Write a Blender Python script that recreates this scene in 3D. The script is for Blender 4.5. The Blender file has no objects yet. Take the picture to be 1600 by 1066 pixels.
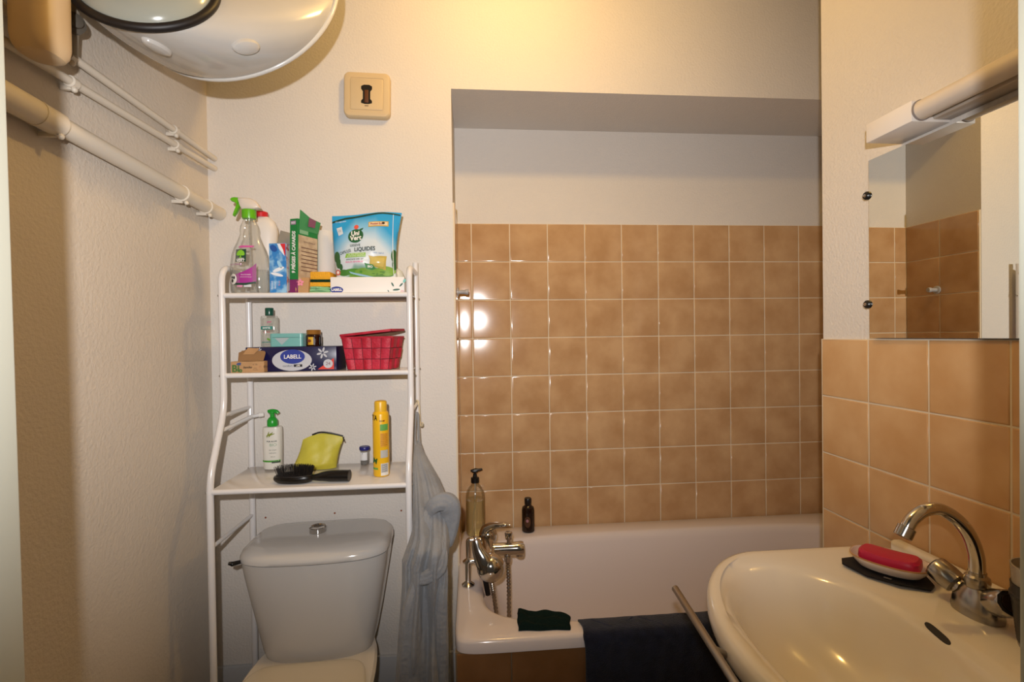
import bpy, bmesh, math, random
from mathutils import Vector, Matrix, Euler
from mathutils.bvhtree import BVHTree
random.seed(7)
PI = math.pi
C = bpy.context.scene.collection
sin, cos = math.sin, math.cos

# ------------------------------------------------------------------ camera
FPX = 753.574
YAW, PIT, ROLL = .08393, -.00967, -.01357
CAMZ = 1.32
fwd = Vector((sin(YAW)*cos(PIT), cos(YAW)*cos(PIT), sin(PIT)))
r0 = Vector((cos(YAW), -sin(YAW), 0)); u0 = r0.cross(fwd)
RGT = r0*cos(ROLL) + u0*sin(ROLL); UPV = -r0*sin(ROLL) + u0*cos(ROLL)
CAM = Vector((0, 0, CAMZ))
def ray(x, y): return RGT*((x-800)/FPX) + UPV*((533-y)/FPX) + fwd
def PX(x, y, v): d = ray(x, y); return CAM + d*(v/d.x)
def PY(x, y, v): d = ray(x, y); return CAM + d*(v/d.y)
def PZ(x, y, v): d = ray(x, y); return CAM + d*((v-CAMZ)/d.z)
cam = bpy.data.cameras.new('camera'); cam_o = bpy.data.objects.new('camera', cam); C.objects.link(cam_o)
cam.sensor_width = 36; cam.lens = 36*FPX/1600; cam.clip_start = .01
M = Matrix((RGT, UPV, -fwd)).transposed().to_4x4(); M.translation = CAM
cam_o.matrix_world = M
bpy.context.scene.camera = cam_o

# ------------------------------------------------------------------ materials
def lin(h):
    if isinstance(h, str):
        h = h.lstrip('#'); v = [int(h[i:i+2], 16)/255 for i in (0, 2, 4)]
        return tuple(c/12.92 if c <= .04045 else ((c+.055)/1.055)**2.4 for c in v)
    return h
MATS = {}
def mat(name, col, rough=.5, metal=0, spec=.5, bump=None, var=None, coat=0, sheen=0):
    """bump=(scale, strength, distance, detail); var=(scale, colour2, lo, hi)"""
    if name in MATS: return MATS[name]
    m = bpy.data.materials.new(name); m.use_nodes = True
    nt = m.node_tree; b = nt.nodes['Principled BSDF']
    c = lin(col); b.inputs['Base Color'].default_value = (*c, 1)
    b.inputs['Roughness'].default_value = rough; b.inputs['Metallic'].default_value = metal
    b.inputs['Specular IOR Level'].default_value = spec
    b.inputs['Coat Weight'].default_value = coat
    if sheen: b.inputs['Sheen Weight'].default_value = sheen
    tc = nt.nodes.new('ShaderNodeTexCoord')
    if bump:
        n = nt.nodes.new('ShaderNodeTexNoise'); n.inputs['Scale'].default_value = bump[0]
        n.inputs['Detail'].default_value = bump[3] if len(bump) > 3 else 2
        bp = nt.nodes.new('ShaderNodeBump'); bp.inputs['Strength'].default_value = bump[1]; bp.inputs['Distance'].default_value = bump[2]
        nt.links.new(tc.outputs['Object'], n.inputs['Vector']); nt.links.new(n.outputs['Fac'], bp.inputs['Height'])
        nt.links.new(bp.outputs['Normal'], b.inputs['Normal'])
    if var:
        n = nt.nodes.new('ShaderNodeTexNoise'); n.inputs['Scale'].default_value = var[0]; n.inputs['Detail'].default_value = 4
        rp = nt.nodes.new('ShaderNodeValToRGB'); rp.color_ramp.elements[0].position = var[2]; rp.color_ramp.elements[1].position = var[3]
        rp.color_ramp.elements[0].color = (*c, 1); rp.color_ramp.elements[1].color = (*lin(var[1]), 1)
        nt.links.new(tc.outputs['Object'], n.inputs['Vector']); nt.links.new(n.outputs['Fac'], rp.inputs['Fac'])
        nt.links.new(rp.outputs['Color'], b.inputs['Base Color'])
    MATS[name] = m; return m
def clear_mat(name, tint, gloss=.08, alpha=1.0, diff=None):
    if name in MATS: return MATS[name]
    m = bpy.data.materials.new(name); m.use_nodes = True; nt = m.node_tree; nt.nodes.clear()
    out = nt.nodes.new('ShaderNodeOutputMaterial'); tr = nt.nodes.new('ShaderNodeBsdfTransparent'); tr.inputs[0].default_value = (*tint, 1)
    gl = nt.nodes.new('ShaderNodeBsdfGlossy'); gl.inputs['Roughness'].default_value = .06
    lw = nt.nodes.new('ShaderNodeLayerWeight'); lw.inputs['Blend'].default_value = .25
    ma = nt.nodes.new('ShaderNodeMath'); ma.operation = 'MULTIPLY_ADD'; ma.inputs[1].default_value = .45; ma.inputs[2].default_value = gloss
    mx = nt.nodes.new('ShaderNodeMixShader'); nt.links.new(lw.outputs['Fresnel'], ma.inputs[0]); nt.links.new(ma.outputs[0], mx.inputs[0])
    src = tr
    if diff:
        df = nt.nodes.new('ShaderNodeBsdfDiffuse'); df.inputs[0].default_value = (*diff[0], 1)
        m2 = nt.nodes.new('ShaderNodeMixShader'); m2.inputs[0].default_value = diff[1]
        nt.links.new(tr.outputs[0], m2.inputs[1]); nt.links.new(df.outputs[0], m2.inputs[2]); src = m2
    nt.links.new(src.outputs[0], mx.inputs[1]); nt.links.new(gl.outputs[0], mx.inputs[2]); nt.links.new(mx.outputs[0], out.inputs[0])
    MATS[name] = m; return m

WALL = '#d8d3cd'
plaster = mat('wall_plaster', WALL, .75, bump=(150, .42, .004, 3), var=(1.3, '#d3cdc6', .35, .7), spec=.3)
plaster_l = mat('left_wall_plaster', '#d2c9bd', .7, bump=(130, .42, .004, 3), var=(1.7, '#cbc1b4', .35, .7), spec=.35)
white_paint = mat('white_paint', '#dfdcd6', .4, bump=(40, .1, .002))
pipe_paint = mat('pipe_paint', '#d8d0c2', .42, bump=(60, .15, .002))
grout = mat('tile_grout', '#d8c9b0', .8)
tile_back = mat('tan_tile', '#b38c63', .14, var=(9, '#c6a279', .36, .66), spec=.55)
tile_right = mat('ochre_tile', '#c49a6a', .22, var=(8, '#d2ad80', .36, .68), spec=.5)
tile_dark = mat('brown_panel_tile', '#7d5632', .25, var=(9, '#8d6440', .36, .66))
chrome = mat('chrome', '#c9c6c2', .1, 1)
chrome_worn = mat('worn_chrome', '#a8a39c', .2, 1, bump=(30, .05, .002))
steel = mat('brushed_steel', '#a19a90', .34, 1)
enamel = mat('tub_enamel', '#dcd3d2', .14, spec=.55)
ceramic = mat('cream_ceramic', '#e2dcd2', .1, spec=.55)
porcelain = mat('grey_porcelain', '#c9c7c4', .12, spec=.55)
seat_pl = mat('cream_seat_plastic', '#d8d0bf', .18)
rack_m = mat('white_rack_enamel', '#dedcdc', .22)
black_m = mat('black_plastic', '#0d0c0d', .35)
black_soft = mat('black_rubber', '#141011', .5)
white_pl = mat('white_plastic', '#e6e3df', .35)
paper_w = mat('white_card', '#e2ded9', .6)

# ------------------------------------------------------------------ mesh tools
def finish(name, bm, m, parent=None, loc=None, smooth=True, angle=38):
    me = bpy.data.meshes.new(name)
    bmesh.ops.recalc_face_normals(bm, faces=bm.faces)
    bm.to_mesh(me); bm.free()
    if smooth:
        for p in me.polygons: p.use_smooth = True
        me.set_sharp_from_angle(angle=math.radians(angle))
    me.materials.append(m)
    o = bpy.data.objects.new(name, me); C.objects.link(o)
    if parent: o.parent = parent
    if loc is not None: o.location = loc
    return o
def thing(name, label, cat, loc=(0, 0, 0), rotz=0, group=None):
    o = bpy.data.objects.new(name, None); C.objects.link(o); o.empty_display_size = .05
    o.location = loc; o.rotation_euler = (0, 0, rotz)
    return tag(o, label, cat, group)
def tag(o, label, cat, group=None):
    o['label'] = label; o['category'] = cat
    if group: o['group'] = group
    return o
def struct(o): o['kind'] = 'structure'; return o
def box(bm, x0, x1, y0, y1, z0, z1, bev=0, seg=2, mtx=None):
    g = bmesh.ops.create_cube(bm, size=1)
    vs = g['verts']
    for v in vs:
        v.co = Vector(((x0+x1)/2+v.co.x*(x1-x0), (y0+y1)/2+v.co.y*(y1-y0), (z0+z1)/2+v.co.z*(z1-z0)))
    if bev:
        es = list({e for v in vs for e in v.link_edges})
        r = bmesh.ops.bevel(bm, geom=es, offset=bev, segments=seg, affect='EDGES', profile=.5)
        vs = list({v for f in r['faces'] for v in f.verts} | {v for v in vs if v.is_valid})
    if mtx is not None: bmesh.ops.transform(bm, matrix=mtx, verts=vs)
    return vs
def rings(bm, rs, cap0=True, cap1=True, closed=True):
    """rs: list of lists of points, equal length"""
    V = [[bm.verts.new(p) for p in r] for r in rs]
    n = len(rs[0])
    for a, b in zip(V, V[1:]):
        for i in range(n if closed else n-1):
            j = (i+1) % n
            try: bm.faces.new((a[i], a[j], b[j], b[i]))
            except ValueError: pass
    if cap0: bm.faces.new(list(reversed(V[0])))
    if cap1: bm.faces.new(V[-1])
    return V
def lathe(bm, prof, n=32, c=(0, 0), sx=1, sy=1, mtx=None):
    """prof: list of (radius, z)"""
    rs = []
    for r, z in prof:
        rs.append([Vector((c[0]+max(r, 1e-5)*sx*cos(2*PI*i/n), c[1]+max(r, 1e-5)*sy*sin(2*PI*i/n), z)) for i in range(n)])
    if mtx is not None: rs = [[mtx @ p for p in r] for r in rs]
    return rings(bm, rs)
def smooth_path(pts, sub=6):
    P = [Vector(p) for p in pts]; out = []
    for i in range(len(P)-1):
        a = P[max(i-1, 0)]; b = P[i]; c = P[i+1]; d = P[min(i+2, len(P)-1)]
        for k in range(sub):
            t = k/sub
            out.append(.5*((2*b)+(c-a)*t+(2*a-5*b+4*c-d)*t*t+(3*b-a-3*c+d)*t**3))
    out.append(P[-1]); return out
def tube(bm, pts, r, n=12, cap=True):
    P = [Vector(p) for p in pts]
    R = r if isinstance(r, (list, tuple)) else [r]*len(P)
    rs = []; up = None
    for i, p in enumerate(P):
        if i == 0: t = P[1]-P[0]
        elif i == len(P)-1: t = P[-1]-P[-2]
        else: t = (P[i+1]-P[i]).normalized()+(P[i]-P[i-1]).normalized()
        t = t.normalized() if t.length > 1e-9 else Vector((0, 0, 1))
        if up is None:
            up = Vector((0, 0, 1)) if abs(t.z) < .9 else Vector((1, 0, 0))
        a = t.cross(up)
        if a.length < 1e-6: a = t.cross(Vector((0, 1, 0)))
        a.normalize(); b = a.cross(t).normalized(); up = b
        k = 1
        if 0 < i < len(P)-1:
            d = max(.5, (P[i+1]-P[i]).normalized().dot(t)); k = 1/d
        rs.append([p + (a*cos(2*PI*j/n)+b*sin(2*PI*j/n))*R[i]*k for j in range(n)])
    rings(bm, rs, cap, cap)
def fillet(pts, r, seg=6):
    """round the corners of a polyline"""
    P = [Vector(p) for p in pts]; out = [P[0]]
    for i in range(1, len(P)-1):
        a = (P[i-1]-P[i]); b = (P[i+1]-P[i]); rr = min(r, a.length*.49, b.length*.49)
        s = P[i]+a.normalized()*rr; e = P[i]+b.normalized()*rr
        for k in range(seg+1):
            t = k/seg; out.append(s*(1-t)**2+P[i]*2*t*(1-t)+e*t*t)
    out.append(P[-1]); return out
def axis_mtx(origin, direction):
    """matrix whose local z points along direction"""
    d = Vector(direction).normalized()
    q = d.to_track_quat('Z', 'Y'); m = q.to_matrix().to_4x4(); m.translation = Vector(origin); return m
def ell(rx, ry, n, c=(0, 0), e=2.0):
    o = []
    for i in range(n):
        a = 2*PI*i/n; ca, sa = cos(a), sin(a)
        o.append((c[0]+rx*math.copysign(abs(ca)**(2/e), ca), c[1]+ry*math.copysign(abs(sa)**(2/e), sa)))
    return o
def sphere(bm, c, r, sx=1, sy=1, sz=1, n=24, mtx=None):
    g = bmesh.ops.create_uvsphere(bm, u_segments=n, v_segments=n//2, radius=r)
    m = Matrix.Translation(c) @ (mtx if mtx is not None else Matrix()) @ Matrix.Diagonal((sx, sy, sz, 1))
    bmesh.ops.transform(bm, matrix=m, verts=g['verts'])
NEW = bmesh.new

# flat decoration laid on a surface by a mapper m(x, h) -> local point
def decal(name, pts, mapper, m, parent, rows=5):
    """convex outline pts [(x,h)..] filled with concentric rings and mapped on the surface"""
    bm = NEW(); cx = sum(p[0] for p in pts)/len(pts); cy = sum(p[1] for p in pts)/len(pts)
    dense = []
    for i, p in enumerate(pts):
        q = pts[(i+1) % len(pts)]; L = math.hypot(q[0]-p[0], q[1]-p[1]); k = max(1, min(8, int(L/.006)))
        for j in range(k): dense.append((p[0]+(q[0]-p[0])*j/k, p[1]+(q[1]-p[1])*j/k))
    cen = bm.verts.new(mapper(cx, cy)); prev = None
    for rI in range(1, rows+1):
        t = rI/rows; cur = [bm.verts.new(mapper(cx+(x-cx)*t, cy+(y-cy)*t)) for x, y in dense]
        n = len(cur)
        for i in range(n):
            j = (i+1) % n
            if prev is None: bm.faces.new((cen, cur[i], cur[j]))
            else: bm.faces.new((prev[i], cur[i], cur[j], prev[j]))
        prev = cur
    return finish(name, bm, m, parent)
def rect(x0, x1, h0, h1): return [(x0, h0), (x1, h0), (x1, h1), (x0, h1)]
def oval(cx, cy, rx, ry, n=28, rot=0):
    o = []
    for i in range(n):
        a = 2*PI*i/n; x, y = rx*cos(a), ry*sin(a); o.append((cx+x*cos(rot)-y*sin(rot), cy+x*sin(rot)+y*cos(rot)))
    return o
def words(s, size, mapper, m, parent, cx=0, cy=0, rot=0, sx=1, shear=0, name='lettering', bold=0, align='CENTER'):
    cu = bpy.data.curves.new('t', 'FONT'); cu.body = s; cu.size = size; cu.align_x = align; cu.align_y = 'CENTER'
    cu.shear = shear; cu.offset = bold; cu.resolution_u = 3; cu.fill_mode = 'FRONT'
    to = bpy.data.objects.new('t', cu); C.objects.link(to)
    dg = bpy.context.evaluated_depsgraph_get(); me = bpy.data.meshes.new_from_object(to.evaluated_get(dg))
    bpy.data.objects.remove(to); bpy.data.curves.remove(cu)
    for v in me.vertices:
        x, y = v.co.x*sx, v.co.y
        v.co = mapper(cx+x*cos(rot)-y*sin(rot), cy+x*sin(rot)+y*cos(rot))
    me.name = name; me.materials.clear(); me.materials.append(m)
    o = bpy.data.objects.new(name, me); C.objects.link(o); o.parent = parent
    return o
def front(y0, off=.0006):          # a flat face looking to -Y
    return lambda x, h: Vector((x, y0-off, h))
def curved(a_of_h, b_of_h, off=.0006, cx=0, cy=0):   # round body, seen from -Y
    def f(x, h):
        a = a_of_h(h)+off; b = b_of_h(h)+off
        t = max(-.995, min(.995, (x-cx)/a)); return Vector((x, cy-b*math.sqrt(1-t*t), h))
    return f
def prof_fn(prof):
    def f(h):
        for (r1, z1), (r2, z2) in zip(prof, prof[1:]):
            if z1 <= h <= z2 and z2 > z1: return r1+(r2-r1)*(h-z1)/(z2-z1)
        return prof[-1][0] if h > prof[-1][1] else prof[0][0]
    return f
def ink(name, c, rough=.5): return mat(name, c, rough)

# ================================================================== SETTING
XL, XR, YB, YN = -.82, .933, 1.60, 1.90          # left wall, right wall, shelf wall, niche wall
HDR, CEIL = 2.135, 2.60
RV = -.055                                          # left reveal of the bath niche
NX1 = 1.56                                          # far end of niche
def sbox(name, m, *b, bev=0):
    bm = NEW(); box(bm, *b, bev=bev); return struct(finish(name, bm, m))
floor_m = mat('floor_tile', '#8f8678', .35, var=(6, '#a09684', .35, .7))
sbox('floor', floor_m, -1.0, 1.8, -1.2, 2.1, -.1, 0)
sbox('ceiling', plaster, -1.0, 1.8, -1.2, 2.1, CEIL, CEIL+.1)
sbox('wall_left', plaster_l, XL-.15, XL, .30, 2.1, 0, CEIL)
sbox('wall_back', plaster, XL, RV, YB, 2.1, 0, CEIL)
bm = NEW(); box(bm, RV, NX1+.1, YB, 2.1, HDR, CEIL); struct(finish('wall_back_header', bm, plaster))
sbox('wall_niche', plaster, RV, NX1+.1, YN, 2.1, 0, HDR)
sbox('wall_niche_right', plaster, NX1, NX1+.15, 1.21, YN, 0, HDR)
sbox('wall_right', plaster, XR, XR+.7, .20, 1.209, 0, CEIL)
sbox('wall_right_return', plaster, NX1+.1, NX1+.2, 1.209, 2.1, 0, CEIL)
# door opening the photograph is taken through
JL, JLY = -.463, .528
JR, JRY = .4205, .339
sbox('wall_front_left', plaster, XL, JL-.05, JLY-.09, JLY-.012, 0, CEIL)
sbox('wall_front_right', plaster, JR+.05, XR, JRY-.09, JRY-.012, 0, CEIL)
frame_m = mat('door_frame_paint', '#b9bdb2', .4)
bm = NEW(); box(bm, JL-.055, JL, JLY-.11, JLY, 0, CEIL, bev=.003)
box(bm, JL-.05, JL-.008, JLY-.02, JLY+.0, 0, 2.1, bev=.002)
o = struct(finish('door_1', bm, frame_m))
o.matrix_world = Matrix.Translation((JL, JLY, 1.75)) @ Matrix.Rotation(math.radians(-.5), 4, 'Y') @ Matrix.Translation((-JL, -JLY, -1.75))
bm = NEW(); box(bm, JR, JR+.06, JRY-.06, JRY, 0, CEIL, bev=.003)
struct(finish('door_2', bm, frame_m))

# ---- tiles
def tiles(name, m, u_edges, v_edges, to3, thick=.0048, gap=.0030, bev=.0020):
    """glazed tiles with rounded edges; to3(u, v, n) -> world"""
    bm = NEW()
    for u0, u1 in zip(u_edges, u_edges[1:]):
        for v0, v1 in zip(v_edges, v_edges[1:]):
            a, b, c, d = u0+gap/2, u1-gap/2, v0+gap/2, v1-gap/2
            steps = [(0, 0), (0, thick-bev), (bev*.3, thick-bev*.3), (bev, thick), (bev*2.2, thick+.0002)]
            du = random.uniform(-.0004, .0004); dv = random.uniform(-.0004, .0004)
            rs = []
            for ins, h in steps:
                k = h/thick
                rs.append([to3(a+ins, c+ins, h-du*k-dv*k), to3(b-ins, c+ins, h+du*k-dv*k), to3(b-ins, d-ins, h+du*k+dv*k), to3(a+ins, d-ins, h-du*k+dv*k)])
            rings(bm, rs, False, True)
    o = finish(name, bm, m, angle=60); return struct(o)
T = .15
zrows = [1.763-T*i for i in range(9)][::-1]
zrows[0] = .55
ucols = [RV+.006] + [.0053+T*i for i in range(0, 11)] + [NX1]
tiles('trim_1', tile_back, ucols, zrows, lambda u, v, n: Vector((u, YN-.002-n, v)))
sbox('trim_2', grout, RV, NX1, YN-.0055, YN, .5, 1.763)
tiles('trim_3', tile_back, [YB+.003, YB+.15, YN-.006], zrows, lambda u, v, n: Vector((RV+.002+n, u, v)))
sbox('trim_4', grout, RV-.001, RV+.0055, YB+.002, YN, .5, 1.763)
rz = [1.302-T*i for i in range(9)][::-1]; rz[0] = .05
ru = [1.2069-T*i for i in range(0, 7)][::-1]
ru[0] = .325
tiles('trim_5', tile_right, ru, rz, lambda u, v, n: Vector((XR-.002-n, u, v)))
sbox('trim_6', grout, XR-.0055, XR, .325, 1.209, .05, 1.302)
base_m = mat('skirting_paint', '#b9bcc0', .4)
sbox('baseboard_back', base_m, XL+.001, RV-.001, YB-.014, YB, 0, .285, bev=.003)

# ================================================================== LIGHT
def spot(name, loc, target, watts, col, radius, cone, blend):
    l = bpy.data.lights.new(name, 'SPOT'); l.energy = watts; l.color = col; l.shadow_soft_size = radius
    l.spot_size = math.radians(cone); l.spot_blend = blend
    o = bpy.data.objects.new(name, l); C.objects.link(o); o.location = loc
    o.rotation_euler = (Vector(target)-Vector(loc)).to_track_quat('-Z', 'Y').to_euler(); return o
FL = Vector((-.045, -.10, CAMZ+.122))
fo = spot('flash', FL, FL+Vector((-.03, 1, .055)), 80, (1, .965, .95), .012, 92, 1.0)
fo.scale = (1.8, 1, 1)
b = bpy.data.lights.new('ceiling_bulb', 'POINT'); b.energy = 12.5; b.color = (1, .61, .18); b.shadow_soft_size = .03
bo = bpy.data.objects.new('ceiling_bulb', b); C.objects.link(bo); bo.location = (.14, 1.06, 2.46)
w = bpy.data.worlds.new('world'); bpy.context.scene.world = w; w.use_nodes = True
w.node_tree.nodes['Background'].inputs[0].default_value = (1, .8, .6, 1); w.node_tree.nodes['Background'].inputs[1].default_value = .05
vs = bpy.context.scene.view_settings
vs.view_transform = 'Standard'; vs.look = 'None'; vs.exposure = 0; vs.gamma = 1; vs.use_curve_mapping = False

# ================================================================== BATH
TX0, TX1, TY0, TY1, TZ = RV+.002, NX1-.012, 1.184, 1.888, .57
def bath():
    t = thing('bathtub', 'white enamelled bathtub built into the tiled niche', 'bathtub', (0, 0, 0))
    bm = NEW(); n = 128
    def ring_out(ins, z, rc):
        o = []; hx = (TX1-TX0)/2-ins; hy = (TY1-TY0)/2-ins; cx = (TX0+TX1)/2; cy = (TY0+TY1)/2
        for x, y in sq(hx, hy, rc): o.append(Vector((cx+x, cy+y, z)))
        return o
    def sq(hx, hy, rc):
        # n points by angle on a rounded rectangle, matched with the inner ring by angle parameter
        o = []
        for i in range(n):
            a = 2*PI*i/n; ca, sa = cos(a), sin(a); e = 2/26
            o.append((hx*math.copysign(abs(ca)**e, ca), hy*math.copysign(abs(sa)**e, sa)))
        return o
    ix0, ix1, iy0, iy1 = .018, 1.46, 1.243, 1.79
    def ring_in(ins, z, e=5.2, insx=None):
        insx = ins if insx is None else insx
        hx = (ix1-ix0)/2-insx; hy = (iy1-iy0)/2-ins; cx = (ix0+ix1)/2; cy = (iy0+iy1)/2
        return [Vector((x, y, z)) for x, y in ell(hx, hy, n, (cx, cy), e)]
    rs = [ring_out(.006, TZ-.036, 0), ring_out(.0, TZ-.033, 0), ring_out(0, TZ-.010, 0), ring_out(.003, TZ-.003, 0), ring_out(.010, TZ, 0),
          ring_in(-.012, TZ+.0005), ring_in(-.004, TZ-.002), ring_in(.004, TZ-.010), ring_in(.010, TZ-.03),
          ring_in(.02, TZ-.10, 5, .03), ring_in(.035, TZ-.22, 4.6, .07), ring_in(.06, TZ-.33, 4, .12), ring_in(.10, TZ-.39, 3.6, .18), ring_in(.17, TZ-.41, 3, .3)]
    rings(bm, rs, False, True)
    finish('basin', bm, enamel, t, angle=50)
    return t
tub = bath()
# panel under the tub rim
bm = NEW(); box(bm, RV+.004, NX1-.02, TY0+.014, TY0+.05, 0, TZ-.034)
o = struct(finish('trim_7', bm, mat('panel_grout', '#7d6a50', .8)))
pu = [RV+.006, .0885] + [.0885+.2*i for i in range(1, 8)]
tiles('trim_8', tile_dark, pu, [0.005, .134, .334, .534], lambda u, v, n: Vector((u, TY0+.016-n, v)))
sbox('trim_9', plaster, RV+.004, RV+.03, TY0+.05, YB-.005, 0, TZ-.037)

# bath mixer ---------------------------------------------------------------
def mixer():
    t = thing('bath_mixer', 'chrome two-handle bath mixer with hose on the left end of the tub', 'faucet', (-.02, 1.455, TZ+.0012))
    L = lambda *p: Vector(p)-Vector((-.02, 1.455, TZ))
    zc = .640-TZ; bx = .062
    for k, y in enumerate((0, .15)):
        bm = NEW(); lathe(bm, [(.0195, 0), (.0195, .003), (.012, .009), (.0085, .011), (.0085, zc-.002)], 24, (0, y)); 
        finish('mounting_post', bm, chrome, t)
        bm = NEW(); tube(bm, fillet([(0, y, zc-.012), (0, y, zc+.003), (bx-.016, y, zc+.003)], .008), .0085, 16)
        m = axis_mtx((.018, y, zc+.003), (1, 0, 0)); lathe(bm, [(.0, 0), (.0125, 0), (.0135, .002), (.0135, .014), (.012, .016), (0, .016)], 8, mtx=m)
        finish('union_elbow', bm, chrome, t)
    bm = NEW(); m = axis_mtx((bx, -.015, zc), (0, 1, 0)); lathe(bm, [(.001, 0), (.021, .001), (.0225, .01), (.0225, .165), (.021, .175), (.001, .176)], 32, mtx=m)
    finish('body', bm, chrome, t)
    # near handle: bulb with a lever sweeping up and to the left
    bm = NEW(); sphere(bm, (bx+.006, -.035, zc-.004), .042, 1, .9, .98, 32)
    finish('handle_bulb', bm, chrome, t)
    bm = NEW()
    path = smooth_path([(bx+.000, -.046, zc-.004), (bx-.018, -.046, zc+.026), (bx-.031, -.040, zc+.052), (bx-.038, -.034, zc+.080)], 6)
    rs = []
    for i, p in enumerate(path):
        s = i/(len(path)-1); wx = .034-.022*s**.8; wt = .022-.016*s
        d = (path[min(i+1, len(path)-1)]-path[max(i-1, 0)]).normalized(); a = Vector((0, 1, 0)); c = d.cross(a).normalized()
        rs.append([p + c*wx*cos(q)+a*wt*sin(q) for q in [2*PI*j/20 for j in range(20)]])
    rings(bm, rs); finish('handle_lever', bm, chrome, t)
    # far handle
    bm = NEW(); sphere(bm, (bx+.004, .165, zc+.008), .031, 1, 1, 1.1, 28); finish('handle_bulb', bm, chrome, t)
    bm = NEW()
    path = smooth_path([(bx-.006, .165, zc+.018), (bx-.002, .155, zc+.036), (bx+.018, .140, zc+.050), (bx+.048, .128, zc+.058), (bx+.076, .122, zc+.060)], 6)
    rs = []
    for i, p in enumerate(path):
        s = i/(len(path)-1); wx = .015*(1-s)+.0045; wt = .014*(1-s)+.009
        if s > .9: wx *= .7; wt *= .7
        d = (path[min(i+1, len(path)-1)]-path[max(i-1, 0)]).normalized(); a = Vector((0, 1, 0)); c = d.cross(a).normalized()
        rs.append([p + c*wx*cos(q)+a*wt*sin(q) for q in [2*PI*j/20 for j in range(20)]])
    rings(bm, rs); finish('handle_lever', bm, chrome, t)
    # spout with diverter
    bm = NEW(); m = axis_mtx((bx+.008, .085, zc-.004), (1, 0, 0))
    lathe(bm, [(.001, 0), (.020, 0), (.0195, .06), (.021, .085), (.022, .10), (.020, .107), (.001, .109)], 28, mtx=m)
    lathe(bm, [(.012, -.028), (.0125, -.01), (.011, 0)], 20, (bx+.103, .085), mtx=Matrix.Translation((0, 0, zc)))
    finish('spout', bm, chrome, t)
    bm = NEW(); lathe(bm, [(.006, 0), (.006, .014), (.0105, .016), (.0125, .034), (.011, .038), (.001, .039)], 20, (bx+.068, .085), mtx=Matrix.Translation((0, 0, zc+.012)))
    finish('diverter_knob', bm, chrome, t)
    bm = NEW(); lathe(bm, [(.011, -.044), (.011, -.028), (.0075, -.024), (.0075, -.012)], 18, (bx+.064, .085), mtx=Matrix.Translation((0, 0, zc)))
    finish('hose_nut', bm, chrome, t)
    # ribbed hose dropping into the tub and looping back
    pts = smooth_path([(bx+.064, .085, zc-.035), (bx+.066, .08, zc-.12), (bx+.066, .07, zc-.24), (bx+.080, .06, zc-.33), (bx+.06, .03, zc-.375),
                       (bx+.04, .02, zc-.33), (bx+.028, .015, zc-.22), (bx+.014, .0, zc-.10), (bx+.005, -.02, zc-.035)], 40)
    bm = NEW(); tube(bm, pts, [.0062+.0009*(1 if (i//2) % 2 else -1) for i in range(len(pts))], 12)
    finish('shower_hose', bm, chrome_worn, t)
    bm = NEW(); tube(bm, [(bx-.012, .01, zc-.01), (bx-.012, .012, zc-.05), (bx-.002, .014, zc-.11)], [.009, .009, .008], 14); finish('inlet_stub', bm, black_m, t)
    return t
mixer()

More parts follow.
